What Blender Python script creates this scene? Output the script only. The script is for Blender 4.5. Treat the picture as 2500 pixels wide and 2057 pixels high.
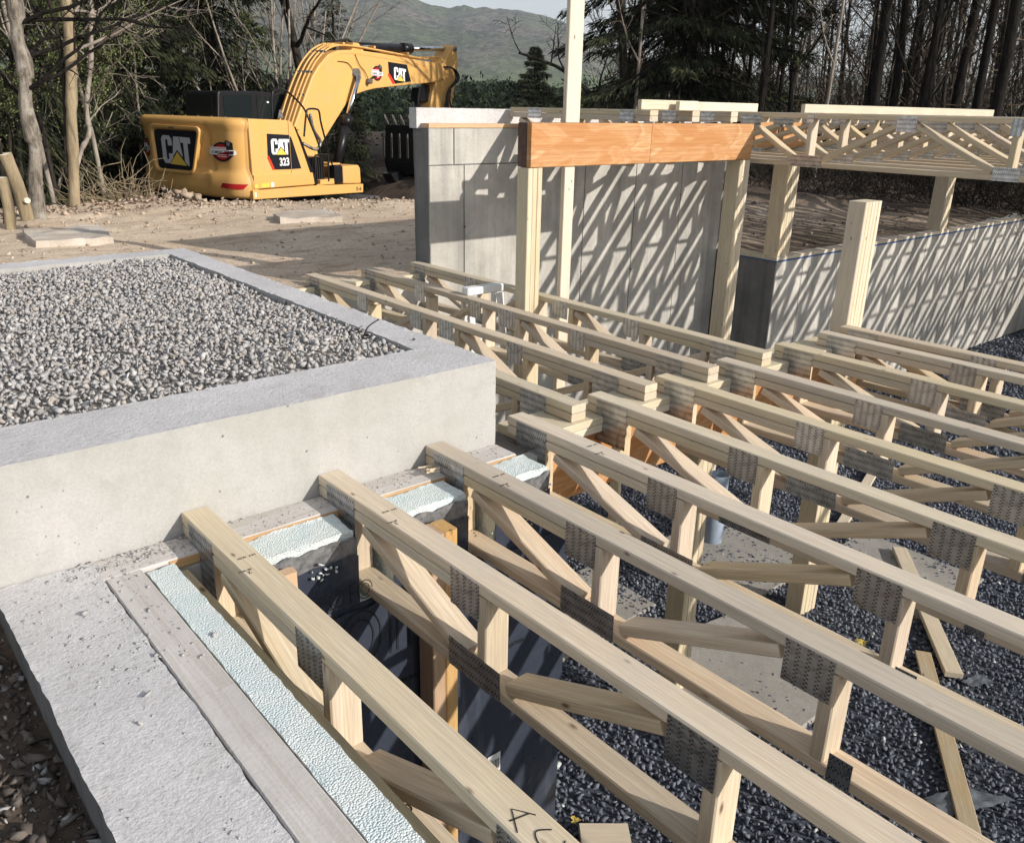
import bpy, bmesh, math, random
import numpy as np
from mathutils import Vector, Matrix, noise
for o in list(bpy.data.objects): bpy.data.objects.remove(o, do_unlink=True)
S = bpy.context.scene; COL = S.collection
random.seed(7); RNG = np.random.default_rng(7)
# ------------------------------------------------------------------ camera, sky, sun, exposure
cam = bpy.data.objects.new('camera', bpy.data.cameras.new('camera')); COL.objects.link(cam); S.camera = cam
_r = Vector((0.76487982, -0.64387067, 0.01973376)); _u = Vector((0.2104781, 0.2787536, 0.93701409)); _f = Vector((0.60881675, 0.71254964, -0.34873367))
m = Matrix.Identity(4)
for i in range(3): m[i][0] = _r[i]; m[i][1] = _u[i]; m[i][2] = -_f[i]
cam.matrix_world = m
cam.data.sensor_fit = 'HORIZONTAL'; cam.data.sensor_width = 36.0; cam.data.lens = 36.0*2070.7/2500
cam.data.clip_start = 0.05; cam.data.clip_end = 9000
LIGHT = Vector((-0.40, 1.0, -0.47)).normalized()
SUN_EL = math.asin(-LIGHT.z); SUN_AZ = math.atan2(-LIGHT.x, -LIGHT.y)
W = bpy.data.worlds.new('World'); S.world = W; W.use_nodes = True
nt = W.node_tree; nt.nodes.clear()
sky = nt.nodes.new('ShaderNodeTexSky'); sky.sky_type = 'NISHITA'; sky.sun_disc = False
sky.sun_elevation = SUN_EL; sky.sun_rotation = SUN_AZ; sky.altitude = 300; sky.air_density = 1.0; sky.dust_density = 1.2; sky.ozone_density = 1.2
bg = nt.nodes.new('ShaderNodeBackground'); bg.inputs[1].default_value = 0.128
wo = nt.nodes.new('ShaderNodeOutputWorld'); hs = nt.nodes.new('ShaderNodeHueSaturation'); hs.inputs['Saturation'].default_value = 0.42; hs.inputs['Value'].default_value = 1.12
nt.links.new(sky.outputs[0], hs.inputs['Color']); nt.links.new(hs.outputs[0], bg.inputs[0]); nt.links.new(bg.outputs[0], wo.inputs[0])
sl = bpy.data.lights.new('sun', 'SUN'); sl.energy = 4.7; sl.angle = math.radians(0.55); sl.color = (1.0, 0.925, 0.84)
so = bpy.data.objects.new('sun', sl); COL.objects.link(so); so.rotation_euler = LIGHT.to_track_quat('-Z', 'Y').to_euler()
S.view_settings.view_transform = 'Standard'; S.view_settings.look = 'None'; S.view_settings.exposure = 0.30; S.view_settings.gamma = 1.0
S.view_settings.use_curve_mapping = False
# ------------------------------------------------------------------ materials
def rgb(h): return tuple(h) + (1,)
class N:
    def __init__(s, name, rough=0.8, metal=0.0, spec=0.3):
        s.m = bpy.data.materials.new(name); s.m.use_nodes = True; s.t = s.m.node_tree; s.n = s.t.nodes
        s.b = s.n['Principled BSDF']; s.b.inputs['Roughness'].default_value = rough; s.b.inputs['Metallic'].default_value = metal
        s.b.inputs['Specular IOR Level'].default_value = spec
    def add(s, ty, ins=None, **kw):
        x = s.n.new(ty)
        for k, v in kw.items(): setattr(x, k, v)
        for k, v in (ins or {}).items():
            if hasattr(v, 'is_output') or isinstance(v, bpy.types.NodeSocket): s.t.links.new(v, x.inputs[k])
            else: x.inputs[k].default_value = v
        return x
    def coord(s, kind='Object', scale=(1,1,1), offs=None):
        c = s.add('ShaderNodeTexCoord').outputs[kind]
        mp = s.add('ShaderNodeMapping', {'Vector': c, 'Scale': scale})
        if offs is not None: s.t.links.new(offs, mp.inputs['Location'])
        return mp.outputs[0]
    def geo(s, scale=(1,1,1)):
        c = s.add('ShaderNodeNewGeometry').outputs['Position']
        return s.add('ShaderNodeMapping', {'Vector': c, 'Scale': scale}).outputs[0]
    def noise(s, vec, scale, detail=4, rough=0.55, dist=0.0):
        return s.add('ShaderNodeTexNoise', {'Vector': vec, 'Scale': scale, 'Detail': detail, 'Roughness': rough, 'Distortion': dist}).outputs[0]
    def ramp(s, fac, stops):
        r = s.add('ShaderNodeValToRGB', {'Fac': fac}); e = r.color_ramp.elements
        while len(e) < len(stops): e.new(0.5)
        for el, (p, c) in zip(e, stops):
            el.position = p; el.color = rgb(c) if isinstance(c, (tuple, list)) else (c, c, c, 1)
        return r.outputs[0]
    def mix(s, fac, a, b, mode='MIX'):
        x = s.add('ShaderNodeMix', data_type='RGBA', blend_type=mode)
        for sock, v in ((x.inputs[0], fac), (x.inputs[6], a), (x.inputs[7], b)):
            if isinstance(v, bpy.types.NodeSocket): s.t.links.new(v, sock)
            else: sock.default_value = rgb(v) if isinstance(v, (tuple, list)) else v
        return x.outputs[2]
    def math(s, op, a, b=0.0, c=None):
        x = s.add('ShaderNodeMath', operation=op)
        for i, v in enumerate((a, b) if c is None else (a, b, c)):
            if isinstance(v, bpy.types.NodeSocket): s.t.links.new(v, x.inputs[i])
            else: x.inputs[i].default_value = v
        return x.outputs[0]
    def rand(s): return s.add('ShaderNodeObjectInfo').outputs['Random']
    def col(s, c):
        if isinstance(c, bpy.types.NodeSocket): s.t.links.new(c, s.b.inputs['Base Color'])
        else: s.b.inputs['Base Color'].default_value = rgb(c)
        return s
    def rough(s, c): s.t.links.new(c, s.b.inputs['Roughness'])
    def bump(s, h, strength=0.3, dist=0.01):
        x = s.add('ShaderNodeBump', {'Height': h, 'Strength': strength, 'Distance': dist}); s.t.links.new(x.outputs[0], s.b.inputs['Normal']); return s
def flat(name, c, rough=0.6, metal=0.0, var=0.0, sc=20):
    n = N(name, rough, metal)
    if var:
        f = n.noise(n.coord(), sc, 4)
        n.col(n.ramp(f, [(0.25, tuple(x*(1-var) for x in c)), (0.75, tuple(min(1, x*(1+var)) for x in c))]))
    else: n.col(c)
    return n.m
def wood(name, c1, c2, knot=(0.10, 0.055, 0.03), grey=(0.42, 0.40, 0.36), greyamt=0.35, grain=0.5, knots=True, ks=1.0):
    n = N(name, 0.72, 0, 0.25)
    r = n.rand()
    off = n.add('ShaderNodeCombineXYZ', {'X': n.math('MULTIPLY', r, 37.0), 'Y': n.math('MULTIPLY', r, 11.0), 'Z': n.math('MULTIPLY', r, 5.0)}).outputs[0]
    v = n.coord('Object', (1, 1, 1), off)
    vs = n.add('ShaderNodeMapping', {'Vector': v, 'Scale': (1.1, 26, 26)}).outputs[0]
    g = n.noise(vs, 2.0, 6, 0.6, 0.6)
    vs2 = n.add('ShaderNodeMapping', {'Vector': v, 'Scale': (3, 120, 120)}).outputs[0]
    g2 = n.noise(vs2, 2.0, 3, 0.6)
    base = n.mix(n.ramp(g, [(0.33, 0.0), (0.66, 1.0)]), c1, c2)
    base = n.mix(n.math('MULTIPLY', n.ramp(g2, [(0.42, 1.0), (0.62, 0.0)]), 0.38*grain*2), base, tuple(x*0.62 for x in c1))
    big = n.noise(n.add('ShaderNodeMapping', {'Vector': v, 'Scale': (2, 6, 6)}).outputs[0], 1.6, 5, 0.65)
    base = n.mix(n.math('MULTIPLY', n.ramp(big, [(0.45, 0.0), (0.7, 1.0)]), greyamt), base, grey)
    if knots:
        vk = n.add('ShaderNodeMapping', {'Vector': v, 'Scale': (4.2*ks, 9.5*ks, 9.5*ks)}).outputs[0]
        vo = n.add('ShaderNodeTexVoronoi', {'Vector': vk, 'Scale': 1.0, 'Randomness': 1.0})
        kk = n.ramp(vo.outputs['Distance'], [(0.035, 1.0), (0.060, 0.5), (0.10, 0.0)])
        base = n.mix(n.math('MULTIPLY', kk, 0.85), base, knot)
    hv = n.add('ShaderNodeHueSaturation', {'Hue': n.math('MULTIPLY_ADD', n.math('FRACT', n.math('MULTIPLY', r, 7.3)), 0.014, 0.493),
              'Saturation': n.math('MULTIPLY_ADD', n.math('FRACT', n.math('MULTIPLY', r, 3.7)), 0.35, 0.80),
              'Value': n.math('MULTIPLY_ADD', r, 0.26, 0.86), 'Color': base}).outputs[0]
    n.col(hv); n.bump(g2, 0.25, 0.0015)
    return n.m
def concrete(name, c1, c2, pits=True, rough_amt=0.15, streak=0.0, dark=None, sc=1.0, grit=0.0, fine=False):
    n = N(name, 0.9, 0, 0.15)
    p = n.geo()
    a = n.noise(p, 1.7*sc, 6, 0.62); b = n.noise(p, 14*sc, 5, 0.6); f = n.noise(p, 130, 3, 0.6)
    base = n.mix(n.ramp(a, [(0.36, 0.0), (0.64, 1.0)]), c1, c2)
    base = n.mix(n.math('MULTIPLY', n.ramp(b, [(0.5, 0.0), (0.72, 1.0)]), 0.35), base, tuple(x*0.80 for x in c1))
    base = n.mix(n.math('MULTIPLY', n.ramp(f, [(0.35, 1.0), (0.6, 0.0)]), 0.22+grit), base, tuple(x*0.62 for x in c1))
    if streak:
        st = n.noise(n.geo((9, 9, 0.5)), 1.0, 5, 0.6)
        base = n.mix(n.math('MULTIPLY', n.ramp(st, [(0.45, 0.0), (0.68, 1.0)]), streak), base, dark or tuple(x*0.55 for x in c1))
    h = n.math('ADD', n.math('MULTIPLY', f, 0.5), b)
    if pits:
        vo = n.add('ShaderNodeTexVoronoi', {'Vector': p, 'Scale': 11.0}).outputs['Distance']
        vo2 = n.add('ShaderNodeTexVoronoi', {'Vector': p, 'Scale': 5.3}).outputs['Distance']; vo3 = n.add('ShaderNodeTexVoronoi', {'Vector': p, 'Scale': 31.0}).outputs['Distance']
        pit = n.math('MAXIMUM', n.math('MAXIMUM', n.ramp(vo, [(0.035, 1.0), (0.06, 0.0)]), n.ramp(vo2, [(0.022, 1.0), (0.034, 0.0)])), n.math('MULTIPLY', n.ramp(vo3, [(0.07, 1.0), (0.12, 0.0)]), n.ramp(a, [(0.5, 0.0), (0.6, 0.8)])))
        base = n.mix(n.math('MULTIPLY', pit, 0.8), base, tuple(x*0.3 for x in c1))
        h = n.math('SUBTRACT', h, pit)
    if fine:
        q = n.noise(p, 55, 5, 0.7); q2 = n.noise(p, 8, 5, 0.65)
        base = n.mix(n.math('MULTIPLY', n.ramp(q, [(0.36, 1.0), (0.47, 0.0)]), 0.4), base, tuple(x*0.62 for x in c1)); base = n.mix(n.math('MULTIPLY', n.ramp(q2, [(0.52, 0.0), (0.7, 1.0)]), 0.45), base, tuple(x*0.72*k_ for x, k_ in zip(c1, (1.03, 0.99, 0.93))))
        h = n.math('ADD', n.math('MULTIPLY', f, 0.5), q)
    n.col(base); n.bump(h, rough_amt, 0.006 if fine else 0.01)
    return n.m
M = {}
M['lumber'] = wood('truss_lumber', (0.61, 0.51, 0.365), (0.69, 0.60, 0.45), greyamt=0.30, ks=1.25)
M['lumber_new'] = wood('fresh_spruce_lumber', (0.64, 0.555, 0.41), (0.70, 0.625, 0.48), greyamt=0.10, grain=0.3)
M['web'] = wood('web_lumber', (0.62, 0.49, 0.33), (0.72, 0.61, 0.45), greyamt=0.2, grain=0.6)
M['lvl_edge'] = wood('post_lumber', (0.64, 0.54, 0.37), (0.73, 0.64, 0.47), greyamt=0.22, grain=0.5, ks=1.5)
M['oldwood'] = wood('weathered_dark_wood', (0.13, 0.11, 0.095), (0.22, 0.19, 0.16), greyamt=0.3)
M['sillwood'] = wood('sill_lumber', (0.55, 0.33, 0.16), (0.62, 0.43, 0.24), greyamt=0.2)
M['plankwood'] = wood('old_plank_wood', (0.40, 0.31, 0.20), (0.50, 0.41, 0.28), greyamt=0.4)
def lvl():
    n = N('orange_laminated_veneer', 0.55, 0, 0.3)
    v = n.coord('Object')
    a = n.noise(n.add('ShaderNodeMapping', {'Vector': v, 'Scale': (0.9, 1, 3.2)}).outputs[0], 1.5, 3, 0.5, 1.1)
    g = n.noise(n.add('ShaderNodeMapping', {'Vector': v, 'Scale': (1.2, 30, 60)}).outputs[0], 2.0, 5, 0.6, 0.5)
    base = n.mix(n.ramp(a, [(0.47, 0.0), (0.53, 0.45), (0.60, 0.10), (0.66, 0.9), (0.70, 0.3)]), (0.49, 0.235, 0.085), (0.66, 0.43, 0.23))
    base = n.mix(n.math('MULTIPLY', n.ramp(g, [(0.40, 1.0), (0.58, 0.0)]), 0.45), base, (0.33, 0.125, 0.04))
    n.col(base); n.bump(g, 0.2, 0.002); return n.m
M['lvl'] = lvl()
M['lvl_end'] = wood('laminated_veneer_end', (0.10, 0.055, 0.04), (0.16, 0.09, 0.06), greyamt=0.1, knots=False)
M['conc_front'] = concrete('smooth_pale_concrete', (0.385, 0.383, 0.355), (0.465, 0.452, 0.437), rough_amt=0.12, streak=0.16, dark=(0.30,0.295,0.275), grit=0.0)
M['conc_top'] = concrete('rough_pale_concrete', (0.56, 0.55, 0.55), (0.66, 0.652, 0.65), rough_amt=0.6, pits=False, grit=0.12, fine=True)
M['conc_panel'] = concrete('weathered_cast_concrete', (0.40, 0.385, 0.35), (0.60, 0.58, 0.53), streak=0.5, dark=(0.20, 0.20, 0.19), rough_amt=0.2)
M['conc_dark'] = concrete('shade_dark_concrete', (0.16, 0.165, 0.165), (0.25, 0.25, 0.245), streak=0.5, rough_amt=0.3)  # darker colour stands in for shade on sides turned from the sun
M['conc_slab'] = concrete('dusty_slab_concrete', (0.30, 0.29, 0.27), (0.40, 0.385, 0.355), rough_amt=0.3, pits=False, grit=0.2)
M['slab_dirty'] = concrete('dirt_stained_slab_concrete', (0.50, 0.43, 0.35), (0.64, 0.59, 0.53), rough_amt=0.4, pits=False, grit=0.3)
def dusty():
    n = N('cement_dusted_wood', 0.95, 0, 0.1); v = n.coord('Object')
    a = n.noise(v, 3.0, 5, 0.6); g = n.noise(n.add('ShaderNodeMapping', {'Vector': v, 'Scale': (1.0, 22, 22)}).outputs[0], 2, 5, 0.6, 0.8)
    base = n.mix(n.ramp(a, [(0.35, 0.0), (0.65, 1.0)]), (0.50, 0.475, 0.45), (0.60, 0.575, 0.55))
    base = n.mix(n.math('MULTIPLY', n.ramp(g, [(0.42, 1.0), (0.55, 0.0)]), 0.30), base, (0.33, 0.27, 0.205))
    n.col(base); n.bump(n.noise(v, 90, 4), 0.3, 0.004); return n.m
M['dusty'] = dusty()
def foam():
    n = N('white_bead_foam', 0.75, 0, 0.25); v = n.geo()
    vo = n.add('ShaderNodeTexVoronoi', {'Vector': v, 'Scale': 190.0}).outputs['Distance']
    n.col(n.mix(n.ramp(n.noise(v, 9, 3), [(0.4, 0.0), (0.7, 1.0)]), (0.72, 0.77, 0.755), (0.62, 0.72, 0.72)))
    n.bump(n.math('MULTIPLY', vo, -1.0), 0.9, 0.004); return n.m
M['foam'] = foam()
def foil():
    n = N('dark_foil_facing', 0.32, 0.25, 0.5); v = n.geo()
    a = n.noise(v, 3.2, 5, 0.65, 0.4); st = n.noise(n.geo((10, 10, 0.9)), 1.0, 4, 0.6)
    base = n.mix(n.ramp(st, [(0.56, 0.0), (0.8, 0.8)]), (0.050, 0.060, 0.085), (0.20, 0.22, 0.26))
    n.col(base); n.rough(n.ramp(a, [(0.3, 0.22), (0.7, 0.5)])); n.bump(n.noise(v, 13, 6, 0.65), 0.35, 0.01); return n.m
M['foil'] = foil()
M['foil_silver'] = flat('torn_grey_foil', (0.24, 0.245, 0.25), 0.38, 0.4, 0.45, 45)
def plate(name, rot=False, tint=(0.36, 0.37, 0.385)):
    # toothed connector plate: rows of punched slots, in the plate's own coordinates (x along plate, z up)
    n = N(name, 0.38, 0.85, 0.5)
    sx = n.add('ShaderNodeSeparateXYZ', {'Vector': n.add('ShaderNodeTexCoord').outputs['Object']})
    X, Z = sx.outputs[0], sx.outputs[2]
    if rot: X, Z = Z, X
    rows = n.math('MULTIPLY', Z, 1/0.031); fr = n.math('FRACT', n.math('ADD', rows, 0.5))
    inrow = n.math('LESS_THAN', n.math('ABSOLUTE', n.math('SUBTRACT', fr, 0.5)), 0.22)
    alt = n.math('MULTIPLY', n.math('GREATER_THAN', fr, 0.5), 0.5)
    c = n.math('FRACT', n.math('ADD', n.math('MULTIPLY', X, 1/0.0125), alt))
    slot = n.math('MULTIPLY', n.math('LESS_THAN', c, 0.30), inrow)
    f = n.noise(n.coord(), 25, 4)
    base = n.mix(n.ramp(f, [(0.35, 0.0), (0.65, 1.0)]), tint, tuple(x*1.6 for x in tint)); base = n.add('ShaderNodeHueSaturation', {'Value': n.math('MULTIPLY_ADD', n.rand(), 0.5, 0.78), 'Color': base}).outputs[0]
    n.col(n.mix(slot, base, (0.035, 0.034, 0.033)))
    n.bump(n.math('SUBTRACT', n.noise(n.coord(), 60, 3), n.math('MULTIPLY', slot, 1.5)), 0.45, 0.004)
    n.rough(n.math('MULTIPLY_ADD', slot, 0.5, n.math('MULTIPLY_ADD', f, 0.3, 0.15)))
    return n.m
M['plate'] = plate('galvanised_nail_plate'); M['plate_h'] = plate('galvanised_nail_plate_cross', True); M['plate_dark'] = plate('dull_nail_plate', False, (0.34, 0.35, 0.36))
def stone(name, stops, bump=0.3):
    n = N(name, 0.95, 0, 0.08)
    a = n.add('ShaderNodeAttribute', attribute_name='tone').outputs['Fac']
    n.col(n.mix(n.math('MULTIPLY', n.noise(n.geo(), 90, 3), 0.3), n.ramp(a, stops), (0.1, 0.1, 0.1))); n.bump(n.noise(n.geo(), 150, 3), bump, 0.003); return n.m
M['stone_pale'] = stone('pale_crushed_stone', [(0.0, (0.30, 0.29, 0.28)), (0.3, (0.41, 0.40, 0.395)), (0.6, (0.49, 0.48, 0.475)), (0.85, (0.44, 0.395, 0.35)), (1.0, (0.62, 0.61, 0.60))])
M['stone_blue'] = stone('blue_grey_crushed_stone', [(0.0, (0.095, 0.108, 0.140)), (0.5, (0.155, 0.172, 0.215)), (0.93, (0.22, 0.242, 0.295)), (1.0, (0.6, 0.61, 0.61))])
M['clod'] = stone('dry_dirt_clod', [(0.0, (0.36, 0.275, 0.20)), (0.5, (0.50, 0.395, 0.295)), (1.0, (0.62, 0.51, 0.39))])
M['dark_clod'] = stone('dark_soil_clod', [(0.0, (0.075, 0.062, 0.052)), (0.8, (0.19, 0.16, 0.135)), (0.92, (0.42, 0.42, 0.40)), (1.0, (0.56, 0.56, 0.54))])
def ground():
    n = N('packed_sandy_dirt', 0.95, 0, 0.1); p = n.geo()
    a = n.noise(p, 0.9, 6, 0.6); b = n.noise(n.geo((1.0, 2.4, 1)), 3.2, 8, 0.68); f = n.noise(p, 40, 4, 0.65)
    base = n.mix(n.ramp(a, [(0.35, 0.0), (0.65, 1.0)]), (0.58, 0.46, 0.34), (0.72, 0.60, 0.465))
    base = n.mix(n.math('MULTIPLY', n.ramp(b, [(0.36, 1.0), (0.50, 0.0)]), 0.55), base, (0.30, 0.205, 0.135))
    base = n.mix(n.math('MULTIPLY', n.ramp(f, [(0.38, 1.0), (0.55, 0.0)]), 0.4), base, (0.24, 0.165, 0.105))
    # different soils by place: darker soil past the right wall, by the ledge and in the woods
    at = n.add('ShaderNodeAttribute', attribute_name='dark_soil').outputs['Fac']
    dark = n.mix(n.ramp(b, [(0.3, 0.0), (0.7, 1.0)]), (0.050, 0.039, 0.031), (0.15, 0.115, 0.09))
    n.col(n.mix(at, base, dark)); n.bump(n.math('ADD', b, n.math('MULTIPLY', f, 0.4)), 0.45, 0.04); return n.m
M['ground'] = ground()
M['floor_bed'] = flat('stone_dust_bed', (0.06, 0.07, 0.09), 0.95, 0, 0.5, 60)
def paint():
    n = N('machine_yellow_paint', 0.42, 0.0, 0.5); p = n.geo()
    f = n.noise(p, 3, 6, 0.65)
    g=n.noise(n.geo((6,6,1.2)), 2.0, 6, 0.7); sc=n.noise(p, 60, 3, 0.7)
    c=n.mix(n.ramp(f, [(0.40, 0.0), (0.75, 0.6)]), (0.70, 0.395, 0.115), (0.58, 0.37, 0.16))
    c=n.mix(n.ramp(g, [(0.52, 0.0), (0.72, 0.35)]), c, (0.42, 0.31, 0.19)); c=n.mix(n.ramp(sc, [(0.66, 0.0), (0.72, 0.5)]), c, (0.30, 0.22, 0.14)); n.col(c); n.rough(n.ramp(f, [(0.3, 0.34), (0.7, 0.6)])); return n.m
M['yellow'] = paint()
M['black'] = flat('black_painted_steel', (0.012, 0.012, 0.014), 0.35, 0.0, 0.3)
M['decal_black'] = flat('black_decal', (0.010, 0.011, 0.016), 0.45)
M['decal_white'] = flat('white_decal', (0.80, 0.80, 0.80), 0.5)
M['decal_grey'] = flat('silver_decal', (0.56, 0.57, 0.59), 0.4)
M['decal_yellow'] = flat('amber_decal', (0.82, 0.56, 0.09), 0.5)
M['decal_red'] = flat('red_decal', (0.70, 0.045, 0.02), 0.5)
M['decal_crimson'] = flat('crimson_decal', (0.42, 0.012, 0.02), 0.5)
M['reflector'] = flat('red_reflector', (0.42, 0.015, 0.02), 0.2)
M['chrome'] = flat('chromed_rod', (0.75, 0.76, 0.78), 0.12, 1.0)
M['steel'] = flat('worn_steel', (0.22, 0.21, 0.20), 0.5, 0.7, 0.4)
M['rubber'] = flat('black_rubber_hose', (0.02, 0.018, 0.016), 0.5)
M['glass'] = flat('dark_cab_glass', (0.012, 0.017, 0.018), 0.08)
M['white'] = flat('white_plastic', (0.75, 0.75, 0.74), 0.5, 0, 0.05)
M['pvc'] = flat('blue_grey_pipe', (0.27, 0.33, 0.41), 0.4, 0, 0.08)
M['blue'] = flat('blue_sill_gasket', (0.05, 0.12, 0.30), 0.6, 0, 0.2)
M['ink'] = flat('black_ink', (0.02, 0.018, 0.016), 0.9)
M['plastic'] = flat('clear_grey_plastic_sheet', (0.13, 0.15, 0.17), 0.25, 0.0, 0.5, 12)
M['leaf_yellow'] = flat('yellow_leaf', (0.55, 0.42, 0.10), 0.6, 0, 0.3)
def bark(name, c1, c2, sc=1.0, lichen=None):
    n = N(name, 0.95, 0, 0.1); p = n.geo((14*sc, 14*sc, 3.5*sc))
    a = n.noise(p, 1.3, 6, 0.7); base = n.mix(n.ramp(a, [(0.38, 0.0), (0.62, 1.0)]), c1, c2)
    if lichen: base = n.mix(n.ramp(n.noise(n.geo(), 4.0, 5, 0.6), [(0.52, 0.0), (0.62, 0.8)]), base, lichen)
    n.col(base); n.bump(a, 0.8, 0.03); return n.m
M['bark_grey'] = bark('flaky_grey_bark', (0.10, 0.085, 0.07), (0.30, 0.265, 0.22), 1.2, (0.36, 0.34, 0.29))
M['bark_tan'] = bark('smooth_tan_bark', (0.21, 0.165, 0.105), (0.34, 0.275, 0.18), 0.5)
M['bark_dark'] = bark('near_black_bark', (0.008, 0.007, 0.006), (0.024, 0.021, 0.019))  # near-black colour over the whole trunk
M['bark_mid'] = bark('brown_grey_bark', (0.016, 0.014, 0.012), (0.052, 0.045, 0.038))
M['twig'] = bark('pale_twig_bark', (0.20, 0.17, 0.14), (0.36, 0.32, 0.27), 0.5)
def leaf(name, stops, tr=0.25):
    n = N(name, 0.7, 0, 0.2)
    a = n.add('ShaderNodeAttribute', attribute_name='tone').outputs['Fac']
    c = n.ramp(a, stops); n.col(c); return n.m
M['needle'] = leaf('dark_spruce_needles', [(0.0, (0.008, 0.010, 0.005)), (0.6, (0.020, 0.026, 0.012)), (1.0, (0.060, 0.066, 0.028))])
M['needle_green'] = leaf('green_spruce_needles', [(0.0, (0.008, 0.014, 0.007)), (0.6, (0.020, 0.033, 0.014)), (1.0, (0.048, 0.068, 0.028))])
M['bud'] = leaf('fresh_spring_leaves', [(0.0, (0.07, 0.11, 0.03)), (0.6, (0.12, 0.145, 0.05)), (1.0, (0.24, 0.26, 0.11))])
M['drybrush'] = leaf('dry_brush', [(0.0, (0.05, 0.035, 0.022)), (1.0, (0.22, 0.16, 0.10))])
M['litter'] = stone('red_brown_leaf_litter', [(0.0, (0.05, 0.018, 0.012)), (0.6, (0.13, 0.05, 0.035)), (1.0, (0.20, 0.11, 0.07))])
def hillmat():
    n = N('wooded_mountainside', 1.0, 0, 0.0); p = n.geo()
    a = n.noise(p, 0.0045, 6, 0.6); b = n.noise(n.geo((1, 1, 3.0)), 0.012, 8, 0.78); f = n.noise(p, 0.05, 4, 0.75)
    base = n.mix(n.ramp(a, [(0.40, 0.0), (0.62, 1.0)]), (0.10, 0.12, 0.065), (0.165, 0.145, 0.125))
    base = n.mix(n.math('MULTIPLY', n.ramp(b, [(0.54, 0.0), (0.60, 1.0)]), 0.85), base, (0.018, 0.030, 0.026))
    base = n.mix(n.math('MULTIPLY', n.ramp(f, [(0.44, 1.0), (0.56, 0.0)]), 0.75), base, (0.025, 0.032, 0.025))
    sz = n.add('ShaderNodeSeparateXYZ', {'Vector': n.add('ShaderNodeNewGeometry').outputs['Position']}).outputs[2]
    low = n.ramp(n.math('MULTIPLY', sz, 0.01), [(0.3, 1.0), (0.95, 0.0)])
    base = n.mix(n.math('MULTIPLY', low, n.ramp(b, [(0.35, 0.95), (0.6, 0.25)])), base, (0.12, 0.17, 0.06))
    n.col(base); n.bump(f, 1.0, 8.0); return n.m
M['hill'] = hillmat()
# ------------------------------------------------------------------ object helpers
WORLD = {}
def _place(o, mat4, parent):
    if parent is not None:
        o.parent = parent; o.matrix_parent_inverse = Matrix.Identity(4)
        o.matrix_basis = WORLD[parent.name].inverted() @ mat4
    else: o.matrix_basis = mat4
    WORLD[o.name] = mat4
def put(name, me, parent=None, mat4=None, mat=None, kind=None, smooth=False):
    if mat is not None and len(me.materials) == 0: me.materials.append(mat)
    if smooth: me.polygons.foreach_set('use_smooth', [True]*len(me.polygons))
    o = bpy.data.objects.new(name, me); COL.objects.link(o)
    _place(o, mat4 if mat4 is not None else Matrix.Identity(4), parent)
    if kind: o['kind'] = kind
    return o
def thing(name, label, cat, loc=(0,0,0), group=None, rz=0.0):
    o = bpy.data.objects.new(name, None); COL.objects.link(o); o.empty_display_size = 0.1
    _place(o, Matrix.Translation(Vector(loc)) @ Matrix.Rotation(rz, 4, 'Z'), None); tag(o, label, cat, group); return o
def tag(o, label=None, cat=None, group=None):
    if label: o['label'] = label
    if cat: o['category'] = cat
    if group: o['group'] = group
    return o
def mesh(name, V, F, mat=None, smooth=False):
    me = bpy.data.meshes.new(name); me.from_pydata([tuple(v) for v in V], [], F); me.update()
    if mat: me.materials.append(mat)
    if smooth: me.polygons.foreach_set('use_smooth', [True]*len(me.polygons))
    return me
def fastmesh(name, V, F, mat, tone=None, smooth=False):
    """V (n,3) float array, F (m,k) int array with k the same for all faces"""
    V = np.asarray(V, np.float32); F = np.asarray(F, np.int32); k = F.shape[1]
    me = bpy.data.meshes.new(name); me.vertices.add(len(V)); me.vertices.foreach_set('co', V.ravel())
    me.loops.add(F.size); me.loops.foreach_set('vertex_index', F.ravel())
    me.polygons.add(len(F)); me.polygons.foreach_set('loop_start', np.arange(0, F.size, k, dtype=np.int32)); me.polygons.foreach_set('loop_total', np.full(len(F), k, np.int32))
    if tone is not None:
        a = me.attributes.new('tone', 'FLOAT', 'POINT'); a.data.foreach_set('value', np.asarray(tone, np.float32))
    me.update(calc_edges=True); me.materials.append(mat)
    if smooth: me.polygons.foreach_set('use_smooth', np.ones(len(F), bool))
    return me
_lc = {}
def lumber_mesh(L, w, t, mat, ch=0.0042):
    """box along local X (0..L), width w along Y (centred), thickness t along Z (centred), long edges eased"""
    key = (round(L, 3), w, t, mat.name)
    if key in _lc: return _lc[key]
    a, b = w/2, t/2; c = min(ch, a*0.4, b*0.4)
    ring = [(-a+c,-b),(a-c,-b),(a,-b+c),(a,b-c),(a-c,b),(-a+c,b),(-a,b-c),(-a,-b+c)]
    V = [(0,y,z) for y,z in ring] + [(L,y,z) for y,z in ring]
    F = [[i,i+8,(i+1)%8+8,(i+1)%8] for i in range(8)] + [list(range(8)), list(range(15,7,-1))]
    me = mesh('lumber', V, F, mat); _lc[key] = me; return me
def frame(p0, p1, side):
    """matrix with X along p0->p1, Y as near as possible to side"""
    x = (Vector(p1)-Vector(p0)).normalized(); z = x.cross(Vector(side)).normalized(); y = z.cross(x)
    M4 = Matrix.Identity(4)
    for i in range(3): M4[i][0]=x[i]; M4[i][1]=y[i]; M4[i][2]=z[i]; M4[i][3]=p0[i]
    return M4
def lumber(name, p0, p1, side, w, t, mat, parent=None):
    L = (Vector(p1)-Vector(p0)).length
    return put(name, lumber_mesh(L, w, t, mat), parent, frame(p0, p1, side))
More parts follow.
